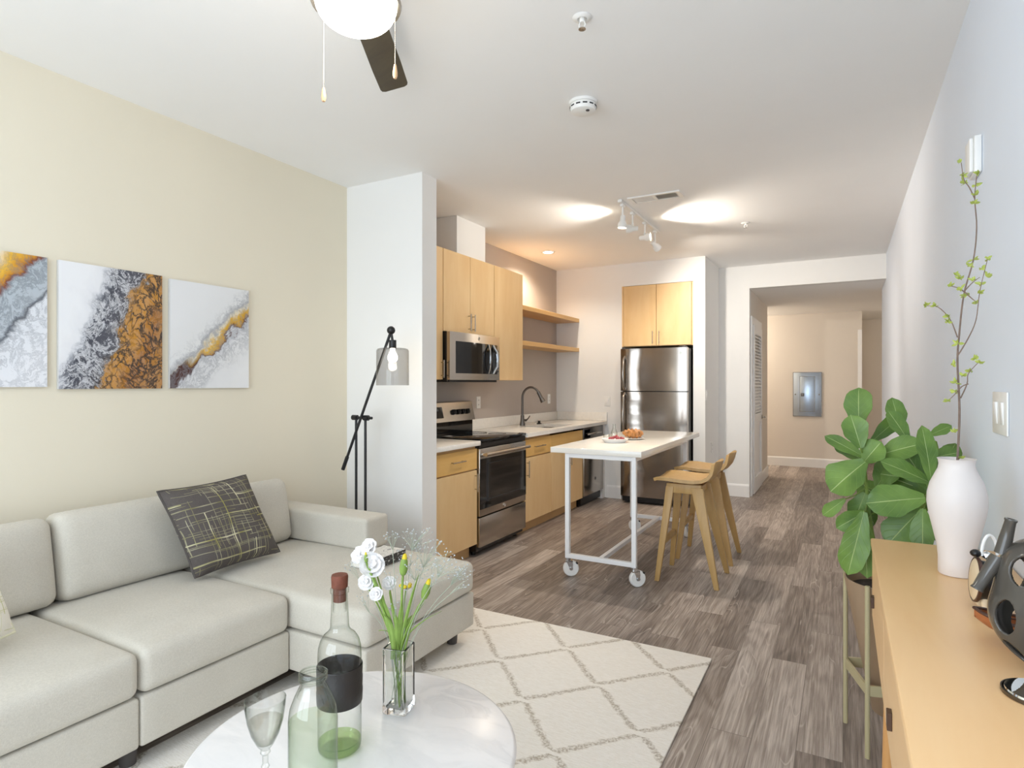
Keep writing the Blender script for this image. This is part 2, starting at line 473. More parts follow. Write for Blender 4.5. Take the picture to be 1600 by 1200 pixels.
M['art_1'] = mat_art('poured_paint_gold_grey', -2.36, 0.5, [(0.0, '#e9e9ec'), (0.27, '#dfe1e5'), (0.30, '#55585f'), (0.33, '#b7bec4'), (0.50, '#b3bcc2'), (0.535, '#7a3d2b'), (0.57, '#c98a22'), (0.66, '#eab83a'), (0.76, '#e9e2d2')],
                     '#6b7078', 4.0, [(0.1, (0.35, 0.35, 0.35)), (0.5, (0.7, 0.7, 0.7)), (0.7, (0.3, 0.3, 0.3))], 0.0, 0.3)
M['art_2'] = mat_art('poured_paint_charcoal_ochre', 0.45, 0.2, [(0.0, '#ededee'), (0.14, '#e6e6e8'), (0.21, '#a3a5ac'), (0.26, '#454852'), (0.45, '#54545c'), (0.485, '#4c443e'), (0.51, '#b5802f'), (0.66, '#c48a34'), (0.80, '#a26a2a'), (0.95, '#b07a34')],
                     '#e4e4e7', 9.0, [(0.08, (0.0, 0.0, 0.0)), (0.20, (0.9, 0.9, 0.9)), (0.46, (0.85, 0.85, 0.85)), (0.52, (0.12, 0.12, 0.12))], 1.0, 0.55)
M['art_3'] = mat_art('poured_paint_white_gold', 0.9, 0.455, [(0.0, '#e6e6e6'), (0.30, '#e2e2e1'), (0.36, '#b3b3b5'), (0.40, '#e0d6bd'), (0.435, '#dcae38'), (0.475, '#c8962a'), (0.50, '#5b3326'), (0.515, '#cfcfd2'), (0.60, '#dedede'), (0.9, '#e6e6e6')],
                     '#8e9096', 14.0, [(0.2, (0.0, 0.0, 0.0)), (0.34, (0.55, 0.55, 0.55)), (0.6, (0.6, 0.6, 0.6)), (0.75, (0.0, 0.0, 0.0))], 0.0, 0.40, ('#4d2b24', 0.37, 0.50))


def mat_leaf():
    t = NT('fig_leaf')
    tc = t.n('ShaderNodeTexCoord')
    sp = t.n('ShaderNodeSeparateXYZ', {0: tc.outputs['UV']})
    u, v = sp.outputs[0], sp.outputs[1]
    au = t.math('ABSOLUTE', t.math('SUBTRACT', u, 0.5))
    rib = t.math('SUBTRACT', 1.0, t.math('DIVIDE', au, 0.022), clamp=True)
    side = t.math('FRACT', t.math('SUBTRACT', t.math('MULTIPLY', v, 6.0), t.math('MULTIPLY', au, 4.0)))
    side = t.math('SUBTRACT', 1.0, t.math('DIVIDE', t.math('ABSOLUTE', t.math('SUBTRACT', side, 0.5)), 0.06), clamp=True)
    g = t.ramp(t.noise(t.coords('Object'), 9.0, 3), [(0.3, '#48692a'), (0.7, '#71913f')])
    c = t.mix(t.math('MULTIPLY', side, 0.3), g, '#88a855')
    c = t.mix(t.math('MULTIPLY', rib, 0.85), c, '#bccb8a')
    t.base(c, 0.42)
    t.bump(t.math('SUBTRACT', 0.0, t.math('ADD', t.math('MULTIPLY', rib, 1.0), t.math('MULTIPLY', side, 0.5))), 0.35, 0.003)
    return t.m


M['fig_leaf'] = mat_leaf()


def mat_book(name, base, mark):
    t = NT(name)
    v = t.coords('Object', (1, 1.0, 1))
    n = t.noise(v, 55.0, 3, 0.6, 1.0)
    t.base(t.ramp(n, [(0.56, base), (0.6, mark)]), 0.5)
    return t.m


M['book_spine'] = mat_book('dark_patterned_cloth', '#3b3836', '#c9c6c0')
M['book_cover'] = mat_book('pale_patterned_cover', '#dcd8d0', '#8c8a86')
M['paper'] = plain('book_pages', '#e6e1d6', 0.8, var=0.03, scale=200)

# ------------------------------------------------------------------ mesh building
class MB:
    """collects shapes into one mesh"""

    def __init__(self):
        self.bm = bmesh.new()
        self.uv = None

    def _xf(self, verts, mtx):
        if mtx is not None:
            for v in verts:
                v.co = mtx @ v.co
        return verts

    def merge(self, other, mtx=None):
        if mtx is not None:
            bmesh.ops.transform(other, matrix=mtx, verts=other.verts[:])
        me = bpy.data.meshes.new('tmp')
        other.to_mesh(me)
        other.free()
        self.bm.from_mesh(me)
        bpy.data.meshes.remove(me)
        return self

    def box(self, x0, x1, y0, y1, z0, z1, bev=0.0, seg=2, mtx=None):
        b = bmesh.new()
        vs = [b.verts.new((x, y, z)) for x in (x0, x1) for y in (y0, y1) for z in (z0, z1)]
        for f in ((0, 1, 3, 2), (4, 6, 7, 5), (0, 4, 5, 1), (2, 3, 7, 6), (0, 2, 6, 4), (1, 5, 7, 3)):
            b.faces.new([vs[i] for i in f])
        bmesh.ops.recalc_face_normals(b, faces=b.faces[:])
        if bev > 0:
            bmesh.ops.bevel(b, geom=b.edges[:], offset=bev, segments=seg, profile=0.5, affect='EDGES')
        return self.merge(b, mtx)

    def hexa(self, bot, top, bev=0.0, seg=2):
        """solid between two quads (4 points each, same winding)"""
        b = bmesh.new()
        vb = [b.verts.new(p) for p in bot]
        vt = [b.verts.new(p) for p in top]
        b.faces.new(vb[::-1])
        b.faces.new(vt)
        for i in range(4):
            j = (i + 1) % 4
            b.faces.new((vb[i], vb[j], vt[j], vt[i]))
        bmesh.ops.recalc_face_normals(b, faces=b.faces[:])
        if bev > 0:
            bmesh.ops.bevel(b, geom=b.edges[:], offset=bev, segments=seg, profile=0.5, affect='EDGES')
        return self.merge(b)

    def prism(self, pts, axis, a, c, bev=0.0):
        """polygon (2-D points) extruded along an axis; for 'x' pts are (y,z), for 'y' (x,z), for 'z' (x,y)"""
        def P(p, h):
            return {'x': (h, p[0], p[1]), 'y': (p[0], h, p[1]), 'z': (p[0], p[1], h)}[axis]
        b = bmesh.new()
        lo = [b.verts.new(P(p, a)) for p in pts]
        hi = [b.verts.new(P(p, c)) for p in pts]
        b.faces.new(lo)
        b.faces.new(hi[::-1])
        n = len(pts)
        for i in range(n):
            j = (i + 1) % n
            b.faces.new((lo[i], lo[j], hi[j], hi[i]))
        bmesh.ops.recalc_face_normals(b, faces=b.faces[:])
        if bev > 0:
            bmesh.ops.bevel(b, geom=b.edges[:], offset=bev, segments=2, profile=0.5, affect='EDGES')
        return self.merge(b)

    def lathe(self, prof, c=(0, 0, 0), seg=32, axis=(0, 0, 1), closed=False):
        """profile of (radius, height) turned about an axis through c"""
        rot = Vector((0, 0, 1)).rotation_difference(Vector(axis).normalized()).to_matrix()
        c = Vector(c)
        rings = []
        bm = self.bm
        for r, h in prof:
            if r < 1e-6:
                rings.append([bm.verts.new(c + rot @ Vector((0, 0, h)))])
            else:
                rings.append([bm.verts.new(c + rot @ Vector((r * math.cos(2 * math.pi * i / seg), r * math.sin(2 * math.pi * i / seg), h))) for i in range(seg)])
        pairs = list(zip(rings, rings[1:]))
        if closed:
            pairs.append((rings[-1], rings[0]))
        for a, b in pairs:
            for i in range(seg):
                j = (i + 1) % seg
                if len(a) == 1 and len(b) == 1:
                    continue
                if len(a) == 1:
                    bm.faces.new((a[0], b[j], b[i]))
                elif len(b) == 1:
                    bm.faces.new((a[i], a[j], b[0]))
                else:
                    bm.faces.new((a[i], a[j], b[j], b[i]))
        return self

    def cyl(self, p0, p1, r0, r1=None, seg=20, bev=0.0):
        r1 = r0 if r1 is None else r1
        p0, p1 = Vector(p0), Vector(p1)
        L = (p1 - p0).length
        pr = [(0, 0), (r0 - bev, 0), (r0, bev), (r1, L - bev), (r1 - bev, L), (0, L)] if bev > 0 else [(0, 0), (r0, 0), (r1, L), (0, L)]
        return self.lathe(pr, p0, seg, p1 - p0)

    def tube(self, pts, rad, seg=10, cap=True, closed=False):
        pts = [Vector(p) for p in pts]
        n = len(pts)
        rs = rad if isinstance(rad, (list, tuple)) else [rad] * n
        tang = []
        for i in range(n):
            a = pts[(i - 1) % n] if (closed or i > 0) else pts[i]
            b = pts[(i + 1) % n] if (closed or i < n - 1) else pts[i]
            tang.append((b - a).normalized())
        t = tang[0]
        nrm = t.orthogonal().normalized()
        rings = []
        for i in range(n):
            if i:
                nrm = tang[i - 1].rotation_difference(tang[i]) @ nrm
            bi = tang[i].cross(nrm)
            rings.append([self.bm.verts.new(pts[i] + (nrm * math.cos(2 * math.pi * k / seg) + bi * math.sin(2 * math.pi * k / seg)) * rs[i]) for k in range(seg)])
        pr = list(zip(rings, rings[1:]))
        if closed:
            pr.append((rings[-1], rings[0]))
        for a, b in pr:
            for k in range(seg):
                j = (k + 1) % seg
                self.bm.faces.new((a[k], a[j], b[j], b[k]))
        if cap and not closed:
            self.bm.faces.new(rings[0][::-1])
            self.bm.faces.new(rings[-1])
        return self

    def ball(self, c, r, sub=2, scale=(1, 1, 1), mtx=None):
        b = bmesh.new()
        bmesh.ops.create_icosphere(b, subdivisions=sub, radius=1.0)
        for v in b.verts:
            v.co = Vector((v.co.x * r * scale[0], v.co.y * r * scale[1], v.co.z * r * scale[2]))
        return self.merge(b, Matrix.Translation(Vector(c)) @ (mtx or Matrix.Identity(4)))

    def cushion(self, x0, x1, y0, y1, z0, z1, r=0.04, top=0.0, front=0.0, n=14):
        """rounded box whose +z face (and +x face) swells a little"""
        b = bmesh.new()
        lo, hi = Vector((x0, y0, z0)), Vector((x1, y1, z1))
        c, hf = (lo + hi) / 2, (hi - lo) / 2
        r = min(r, *hf)
        bmesh.ops.create_cube(b, size=2.0)
        bmesh.ops.subdivide_edges(b, edges=b.edges[:], cuts=n, use_grid_fill=True)

        def warp(t, h):
            # put more rows near the ends, inside the rounding
            k = 0.6
            s = abs(t)
            e = 1 - r / h if h > r else 0.0
            q = s / k * e if s < k else e + (s - k) / (1 - k) * (1 - e)
            return math.copysign(q, t)
        for v in b.verts:
            t = v.co.copy()
            p = Vector([warp(t[i], hf[i]) * hf[i] for i in range(3)])
            inner = Vector([max(-(hf[i] - r), min(hf[i] - r, p[i])) for i in range(3)])
            d = p - inner
            if d.length > 1e-9:
                # map the cube-like shell corner on to a rounded one
                m = max(abs(d[0]), abs(d[1]), abs(d[2]))
                p = inner + d.normalized() * m
            uu = [max(0.0, 1 - (p[i] / hf[i]) ** 2) for i in range(3)]
            if top and t.z > 0.2:
                p.z += top * (uu[0] * uu[1]) ** 0.6
            if front and t.x > 0.2:
                p.x += front * (uu[1] * uu[2]) ** 0.6
            v.co = c + p
        bmesh.ops.recalc_face_normals(b, faces=b.faces[:])
        return self.merge(b)

    def sheet(self, grid, thick=0.0, uvs=True):
        """a grid of points (rows of equal length) as a surface with uv, optionally with thickness"""
        bm = self.bm
        lay = bm.loops.layers.uv.verify()
        nr, nc = len(grid), len(grid[0])

        def put(g, flip):
            vs = [[bm.verts.new(p) for p in row] for row in g]
            for i in range(nr - 1):
                for j in range(nc - 1):
                    q = [(i, j), (i, j + 1), (i + 1, j + 1), (i + 1, j)]
                    if flip:
                        q = q[::-1]
                    f = bm.faces.new([vs[a][b_] for a, b_ in q])
                    for lp, (a, b_) in zip(f.loops, q):
                        lp[lay].uv = (b_ / (nc - 1), a / (nr - 1))
            return vs
        top = put(grid, False)
        if thick:
            nn = []
            for i in range(nr):
                row = []
                for j in range(nc):
                    a = Vector(grid[min(i + 1, nr - 1)][j]) - Vector(grid[max(i - 1, 0)][j])
                    b_ = Vector(grid[i][min(j + 1, nc - 1)]) - Vector(grid[i][max(j - 1, 0)])
                    k = b_.cross(a)
                    k = k.normalized() if k.length > 1e-12 else Vector((0, 0, 1))
                    row.append(Vector(grid[i][j]) - k * thick)
                nn.append(row)
            bot = put(nn, True)
            ring = [(0, j) for j in range(nc)] + [(i, nc - 1) for i in range(1, nr)] + [(nr - 1, j) for j in range(nc - 2, -1, -1)] + [(i, 0) for i in range(nr - 2, 0, -1)]
            for k in range(len(ring)):
                a, b_ = ring[k], ring[(k + 1) % len(ring)]
                try:
                    bm.faces.new((top[b_[0]][b_[1]], top[a[0]][a[1]], bot[a[0]][a[1]], bot[b_[0]][b_[1]]))
                except ValueError:
                    pass
        return self

    def build(self, name, mat, parent=None, smooth=True, angle=35.0, kind=None, label=None):
        me = bpy.data.meshes.new(name)
        if parent is not None:
            off = origin(parent)
            for v in self.bm.verts:
                v.co -= off
        self.bm.to_mesh(me)
        self.bm.free()
        me.materials.append(M[mat] if isinstance(mat, str) else mat)
        if smooth:
            me.polygons.foreach_set('use_smooth', [True] * len(me.polygons))
            try:
                me.set_sharp_from_angle(angle=math.radians(angle))
            except Exception:
                pass
        o = bpy.data.objects.new(name, me)
        COL.objects.link(o)
        if parent is not None:
            o.parent = parent
        if kind:
            o['kind'] = kind
        if label:
            o['label'] = label
        return o


def origin(o):
    p = Vector((0, 0, 0))
    while o is not None:
        p = p + o.location
        o = o.parent
    return p


def thing(name, label, cat, loc, group=None):
    o = bpy.data.objects.new(name, None)
    o.empty_display_size = 0.05
    COL.objects.link(o)
    o.location = loc
    o['label'] = label
    o['category'] = cat
    if group:
        o['group'] = group
    return o


def tag(o, label, cat, group=None):
    o['label'] = label
    o['category'] = cat
    if group:
        o['group'] = group
    return o


def copy_tree(o, parent=None):
    c = o.copy()
    COL.objects.link(c)
    if parent is not None:
        c.parent = parent
    for ch in list(o.children):
        copy_tree(ch, c)
    return c


def struct(name, mb, mat, **kw):
    return mb.build(name, mat, kind='structure', **kw)


# ------------------------------------------------------------------ the setting
XL, XR, CZ = -3.12, 0.41, 2.76          # left wall, right wall, ceiling
YB = -1.5                               # wall behind the camera
YS0, YS1, XS = 3.20, 3.36, -2.447       # stub wall
YF = 6.80                               # wall with the refrigerator
XF = -1.325                             # its outer corner
YH = 7.62                               # wall with the hall opening
XH, ZH = -0.975, 2.49                   # hall opening
YE = 10.85                              # hall end wall

struct('floor', MB().box(-4.6, 2.6, YB - 0.2, 13.0, -0.1, 0.0), 'floor', smooth=False)
struct('ceiling', MB().box(XL - 0.15, XR + 0.15, YB - 0.2, YH + 0.001, CZ, CZ + 0.1), 'ceiling', smooth=False)
struct('wall_left', MB().box(XL - 0.15, XL, YB - 0.2, YS0, 0, CZ), 'wall_warm', smooth=False)
struct('wall_stub', MB().box(XL - 0.15, XS, YS0, YS1, 0, CZ), 'wall', smooth=False)
struct('wall_kitchen', MB().box(XL - 0.15, XL, YS1, YF, 0, CZ), 'wall_grey', smooth=False)
# right wall ends where the side passage opens
struct('wall_right', MB().box(XR, XR + 0.15, YB - 0.2, 8.45, 0, CZ), 'wall_daylit', smooth=False)
# fridge wall with its recess
AX0, AX1, AZ = -2.275, -1.455, 2.495
struct('wall_fridge_left', MB().box(XL - 0.15, AX0, YF, YF + 0.12, 0, CZ), 'wall', smooth=False)
struct('wall_fridge_right', MB().box(AX1, XF, YF, YH, 0, CZ), 'wall', smooth=False)
struct('wall_fridge_top', MB().box(AX0, AX1, YF, YF + 0.12, AZ, CZ), 'wall', smooth=False)
struct('wall_recess_side', MB().box(AX0 - 0.1, AX0, YF + 0.12, YH, 0, CZ), 'wall', smooth=False)
struct('wall_recess_back', MB().box(AX0, AX1, YH - 0.08, YH, 0, CZ), 'wall', smooth=False)
# wall around the hall opening
b = MB()
b.box(XF - 0.12, XH, YH, YH + 0.12, 0, CZ)
b.box(XH, XR + 0.15, YH, YH + 0.12, ZH, CZ)
struct('wall_opening', b, 'wall', smooth=False)
struct('wall_hall_left', MB().box(XH - 0.12, XH, YH + 0.12, 9.56, 0, ZH), 'wall_hall', smooth=False)
b = MB()
b.box(-4.6, 2.6, YH + 0.12, 13.0, ZH, ZH + 0.1)
struct('ceiling_hall', b, 'ceiling', smooth=False)
struct('wall_hall_end', MB().box(-4.6, 0.262, YE, YE + 0.12, 0, ZH), 'wall_hall', smooth=False)
b = MB()
b.box(0.262, 2.6, 12.3, 12.42, 0, ZH)
b.box(0.142, 0.262, YE + 0.12, 12.3, 0, ZH)
b.box(2.48, 2.6, 8.45, 12.3, 0, ZH)
b.box(XR + 0.15, 2.6, 8.33, 8.45, 0, ZH)
struct('wall_passage', b, 'wall_hall', smooth=False)
b = MB()
b.box(-4.72, -4.6, 9.44, YE + 0.12, 0, ZH)
b.box(-4.6, XH - 0.12, 9.44, 9.56, 0, ZH)
struct('wall_corridor', b, 'wall_hall', smooth=False)
# wall behind the camera with its window
b = MB()
b.box(XL - 0.15, -2.85, YB - 0.15, YB, 0, CZ)
b.box(0.15, XR + 0.15, YB - 0.15, YB, 0, CZ)
b.box(-2.85, 0.15, YB - 0.15, YB, 0, 0.35)
b.box(-2.85, 0.15, YB - 0.15, YB, 2.62, CZ)
struct('wall_back', b, 'wall', smooth=False)
b = MB()
for x in (-2.85, -1.38, 0.09):
    b.box(x, x + 0.06, YB - 0.12, YB - 0.04, 0.35, 2.62)
b.box(-2.79, 0.09, YB - 0.12, YB - 0.04, 0.35, 0.41)
b.box(-2.79, 0.09, YB - 0.12, YB - 0.04, 2.56, 2.62)
struct('window_1', b, 'trim', smooth=False)

# boxed duct over the wall cabinets
struct('trim_duct', MB().box(XL, -2.825, 4.165, 4.62, 2.435, CZ), 'wall', smooth=False)


def base_profile(h=0.125, t=0.014):
    return [(0, 0), (t, 0), (t, h - 0.02), (t * 0.6, h - 0.006), (t * 0.35, h), (0, h)]


def baseboard(name, p0, p1, nrm, h=0.13, t=0.014):
    """moulding along a wall from p0 to p1, standing out along nrm"""
    b = MB()
    p0, p1, n = Vector((*p0, 0)), Vector((*p1, 0)), Vector((*nrm, 0))
    rings = []
    for p in (p0, p1):
        rings.append([b.bm.verts.new(p + n * (a + 0.0008) + Vector((0, 0, z))) for a, z in base_profile(h, t)])
    k = len(rings[0])
    for i in range(k):
        j = (i + 1) % k
        b.bm.faces.new((rings[0][i], rings[0][j], rings[1][j], rings[1][i]))
    b.bm.faces.new(rings[0][::-1])
    b.bm.faces.new(rings[1])
    bmesh.ops.recalc_face_normals(b.bm, faces=b.bm.faces[:])
    return b.build(name, 'trim', kind='structure', smooth=False)


baseboard('baseboard_left', (XL, YB), (XL, YS0), (1, 0))
baseboard('baseboard_stub', (XL + 0.02, YS0), (XS, YS0), (0, -1))
baseboard('baseboard_stub_end', (XS, YS0 - 0.012), (XS, YS1), (1, 0))
baseboard('baseboard_right', (XR, YB), (XR, 8.45), (-1, 0))
baseboard('baseboard_fridge', (-2.46, YF), (AX0, YF), (0, -1), 0.15)
baseboard('baseboard_fridge_end', (AX1, YF), (XF + 0.012, YF), (0, -1), 0.15)
baseboard('baseboard_return', (XF, YF - 0.012), (XF, YH), (1, 0), 0.15)
baseboard('baseboard_opening', (XF + 0.016, YH), (XH, YH), (0, -1), 0.15)
baseboard('baseboard_hall_left', (XH, 8.74), (XH, 9.56), (1, 0), 0.15)
baseboard('baseboard_hall_end', (-1.9, YE), (0.262, YE), (0, -1), 0.15)
baseboard('baseboard_passage', (0.262, 12.3), (1.6, 12.3), (0, -1), 0.15)

# louvred closet door in the hall's left wall
X0 = XH + 0.0008
b = MB()
b.box(X0, X0 + 0.018, 7.69, 7.78, 0, 2.17, 0.003)
b.box(X0, X0 + 0.018, 8.61, 8.70, 0, 2.17, 0.003)
b.box(X0, X0 + 0.018, 7.78, 8.61, 2.08, 2.17, 0.003)
door = struct('door_1', b, 'trim', smooth=False)
b = MB()
xa, xb = X0 + 0.001, X0 + 0.034
b.box(xa, xb, 7.79, 7.89, 0.012, 2.07, 0.002)
b.box(xa, xb, 8.50, 8.60, 0.012, 2.07, 0.002)
b.box(xa, xb, 7.89, 8.50, 1.97, 2.07, 0.002)
b.box(xa, xb, 7.89, 8.50, 0.86, 0.98, 0.002)
b.box(xa, xb, 7.89, 8.50, 0.012, 0.20, 0.002)
b.box(xa, xa + 0.012, 7.89, 8.50, 0.20, 0.86, 0.0)
leaf = b.build('door_leaf', 'trim', door, smooth=False)
b = MB()
for i in range(24):
    z = 1.0 + i * 0.0405
    b.hexa([(xa + 0.004, 7.89, z + 0.022), (xa + 0.004, 8.50, z + 0.022), (xb - 0.003, 8.50, z - 0.008), (xb - 0.003, 7.89, z - 0.008)],
           [(xa + 0.004, 7.89, z + 0.029), (xa + 0.004, 8.50, z + 0.029), (xb - 0.003, 8.50, z - 0.001), (xb - 0.003, 7.89, z - 0.001)])
b.build('louver_slats', 'trim', leaf, smooth=False)
b = MB()
b.cyl((xb, 8.545, 0.915), (xb + 0.012, 8.545, 0.915), 0.028)
b.cyl((xb + 0.01, 8.545, 0.915), (xb + 0.055, 8.545, 0.915), 0.009)
b.tube([(xb + 0.05, 8.548, 0.915), (xb + 0.053, 8.50, 0.917), (xb + 0.053, 8.43, 0.913)], [0.009, 0.008, 0.006])
b.build('door_handle', 'nickel', leaf)

# white casing at the end of the hall's far wall
struct('trim_casing', MB().box(0.205, 0.2615, YE - 0.018, YE - 0.0008, 0.15, 2.2, 0.003), 'trim', smooth=False)

# ------------------------------------------------------------------ kitchen cabinets
G = 0.0025   # reveal between fronts


def bar_pull(parent, p0, p1, out, r=0.005, stand=0.028, name='handle'):
    p0, p1, out = Vector(p0), Vector(p1), Vector(out).normalized()
    d = (p1 - p0).normalized()
    b = MB()
    b.cyl(p0 + out * stand, p1 + out * stand, r, seg=12)
    for p in (p0 + d * 0.018, p1 - d * 0.018):
        b.cyl(p, p + out * stand, r * 0.8, seg=10)
    return b.build(name, 'nickel', parent)


def front_x(parent, name, y0, y1, z0, z1, xf, t=0.018, mat='maple'):
    """a slab front facing +x whose outer face lies at xf"""
    return MB().box(xf - t, xf, y0 + G, y1 - G, z0 + G, z1 - G, 0.0015, 1).build(name, mat, parent)


XU = -2.795    # face of the wall cabinets
XB_ = -2.487   # face of the base cabinets
WX = XL + 0.0012


def wall_cab(name, label, y0, y1, z0, z1, doors, group='maple wall cabinets'):
    t = thing(name, label, 'cabinet', (XL + 0.16, (y0 + y1) / 2, z0), group)
    MB().box(WX, XU - 0.019, y0 + 0.0008, y1 - 0.0008, z0, z1).build('body', 'maple', t, smooth=False)
    out = []
    for (a, c) in doors:
        out.append(front_x(t, 'door', a, c, z0 - 0.001, z1, XU))
    return t, out


ua, d = wall_cab('wall_cabinet', 'narrow maple wall cabinet mostly hidden by the white stub wall', YS1 + 0.004, 3.925, 1.385, 2.44, [(YS1 + 0.004, 3.925)])
bar_pull(d[0], (XU, 3.90, 1.40), (XU, 3.90, 1.54), (1, 0, 0))
ub, d = wall_cab('wall_cabinet', 'two-door maple wall cabinet directly above the microwave', 3.928, 4.728, 1.775, 2.44, [(3.928, 4.328), (4.328, 4.728)])
bar_pull(d[0], (XU, 4.295, 1.80), (XU, 4.295, 1.945), (1, 0, 0))
bar_pull(d[1], (XU, 4.362, 1.80), (XU, 4.362, 1.945), (1, 0, 0))
uc, d = wall_cab('wall_cabinet', 'tall single-door maple wall cabinet between microwave and open shelves', 4.731, 5.29, 1.385, 2.44, [(4.731, 5.29)])

# over the refrigerator
t = thing('fridge_cabinet', 'two-door maple cabinet built in above the refrigerator', 'cabinet', (-1.875, YF + 0.2, 1.785))
MB().box(AX0 + 0.001, AX1 - 0.001, YF + 0.02, YH - 0.1, 1.785, AZ - 0.001).build('body', 'maple', t, smooth=False)
MB().box(AX0 + 0.001, AX0 + 0.018, YF - 0.004, YF + 0.02, 1.785, AZ - 0.001).build('filler_strip', 'maple', t, smooth=False)
for (a, c, hx) in ((AX0 + 0.018, -1.868, -1.905), (-1.868, AX1 - 0.018, -1.83)):
    dd = MB().box(a + G, c - G, YF - 0.004, YF + 0.014, 1.79, AZ - 0.004, 0.0015, 1).build('door', 'maple', t)
    bar_pull(dd, (hx, YF - 0.004, 1.81), (hx, YF - 0.004, 1.955), (0, -1, 0))

# microwave
t = thing('microwave', 'stainless over-the-range microwave with black glass door', 'microwave', (-2.9, 4.33, 1.375))
y0, y1, z0, z1, xf = 3.934, 4.722, 1.372, 1.772, -2.735
MB().box(WX, xf - 0.03, y0, y1, z0, z1, 0.002, 1).build('body', 'black', t)
b = MB()
ys = [y0 + (y1 - y0) * i / 16 for i in range(17)]
prof = lambda q: xf + 0.022 * (1 - ((q - y0) / (y1 - y0) * 2 - 1) ** 2)
b.prism([(xf - 0.029, y0)] + [(prof(q), q) for q in ys] + [(xf - 0.029, y1)], 'z', z0 + 0.012, z1 - 0.002)
face = b.build('door', 'steel', t)
b = MB()
ys2 = [y0 + 0.075 + (0.66) * i / 14 for i in range(15)]
b.prism([(prof(q) - 0.004, q) for q in (ys2[0], ys2[-1])][:1] + [(prof(q) + 0.0025, q) for q in ys2] + [(prof(ys2[-1]) - 0.004, ys2[-1])], 'z', z0 + 0.065, z1 - 0.075)
b.build('glass_panel', 'black_gloss', face)
b = MB()
for i, (yy) in enumerate((4.50, 4.60)):
    if i == 0:
        b.tube([(prof(yy) + 0.004, yy - 0.005, z0 + 0.07), (prof(yy) + 0.03, yy - 0.022, z0 + 0.13), (prof(yy) + 0.036, yy - 0.026, z0 + 0.195), (prof(yy) + 0.03, yy - 0.022, z0 + 0.26), (prof(yy) + 0.004, yy - 0.005, z1 - 0.08)], 0.008, 10)
    else:
        b.tube([(prof(yy) + 0.004, yy - 0.02, z0 + 0.07), (prof(yy) + 0.03, yy + 0.003, z0 + 0.13), (prof(yy) + 0.036, yy + 0.007, z0 + 0.195), (prof(yy) + 0.03, yy + 0.003, z0 + 0.26), (prof(yy) + 0.004, yy - 0.02, z1 - 0.08)], 0.011, 10)
b.build('handle', 'chrome', face)
b = MB()
b.cyl((prof(4.335) - 0.002, 4.335, z1 - 0.036), (prof(4.335) + 0.002, 4.335, z1 - 0.036), 0.014, seg=20)
b.build('badge', 'chrome', face)
b = MB()
for i in range(7):
    for j in range(2):
        b.box(prof(4.66) + 0.001, prof(4.66) + 0.0035, 4.642 + j * 0.03, 4.658 + j * 0.03, z0 + 0.085 + i * 0.03, z0 + 0.097 + i * 0.03)
b.build('keypad', 'display', face)
MB().box(xf - 0.3, xf - 0.02, y0 + 0.02, y1 - 0.02, z0 - 0.006, z0 + 0.012).build('vent_grille', 'black', t)


def base_cab(label, y0, y1, fronts, group='maple base cabinets', top=0.873):
    t = thing('base_cabinet', label, 'cabinet', (-2.8, (y0 + y1) / 2, 0), group)
    MB().box(WX, XB_ - 0.019, y0 + 0.0008, y1 - 0.0008, 0.105, top).build('body', 'maple_box', t, smooth=False)
    MB().box(WX, XB_ - 0.075, y0 + 0.0008, y1 - 0.0008, 0.0, 0.1045).build('toe_kick', 'maple_box', t, smooth=False)
    for (kind, a, c, z0, z1, h) in fronts:
        f = front_x(t, kind, a, c, z0, z1, XB_, mat='maple_drawer' if kind != 'door' else 'maple')
        if h:
            bar_pull(f, h[0], h[1], (1, 0, 0))
    return t


XP = XB_
base_cab('maple base cabinet left of the range, one drawer over one door', YS1 + 0.004, 3.948,
         [('drawer', YS1 + 0.004, 3.948, 0.69, 0.852, ((XP, 3.58, 0.775), (XP, 3.75, 0.775))), ('door', YS1 + 0.004, 3.948, 0.105, 0.685, ((XP, 3.915, 0.52), (XP, 3.915, 0.66)))])
base_cab('maple base cabinet right of the range, one drawer over one door', 4.742, 5.305,
         [('drawer', 4.742, 5.305, 0.69, 0.852, ((XP, 4.92, 0.775), (XP, 5.12, 0.775))), ('door', 4.742, 5.305, 0.105, 0.685, ((XP, 4.778, 0.51), (XP, 4.778, 0.66)))])
base_cab('maple sink base cabinet with two doors beside the dishwasher', 5.305, 6.105,
         [('false_front', 5.305, 6.105, 0.69, 0.852, None), ('door', 5.305, 5.705, 0.105, 0.685, ((XP, 5.67, 0.51), (XP, 5.67, 0.66))),
          ('door', 5.705, 6.105, 0.105, 0.685, ((XP, 5.74, 0.51), (XP, 5.74, 0.66)))], top=0.722)

# worktops
XC = -2.455
t = thing('worktop', 'short white quartz worktop left of the range', 'worktop', (-2.79, 3.65, 0.874), 'white quartz worktops')
MB().box(WX + 0.001, XC, YS1 + 0.002, 3.950, 0.874, 0.91, 0.003).build('slab', 'quartz', t)
t = thing('worktop', 'long white quartz worktop with the undermount sink', 'worktop', (-2.79, 5.77, 0.874), 'white quartz worktops')
sx0, sx1, sy0, sy1 = -2.90, -2.56, 5.45, 6.0
b = MB()
yA, yZ = 4.740, YF - 0.001
b.box(WX + 0.001, XC, yA, sy0, 0.874, 0.91)
b.box(WX + 0.001, XC, sy1, yZ, 0.874, 0.91)
b.box(WX + 0.001, sx0, sy0, sy1, 0.874, 0.91)
b.box(sx1, XC, sy0, sy1, 0.874, 0.91)
b.build('slab', 'quartz', t, smooth=False)
b = MB()
b.box(WX + 0.001, WX + 0.019, yA, yZ, 0.911, 1.012, 0.002)
b.build('upstand', 'quartz', t)
MB().box(WX + 0.02, XC, YF - 0.02, YF - 0.001, 0.911, 1.012, 0.002).build('upstand', 'quartz', t)
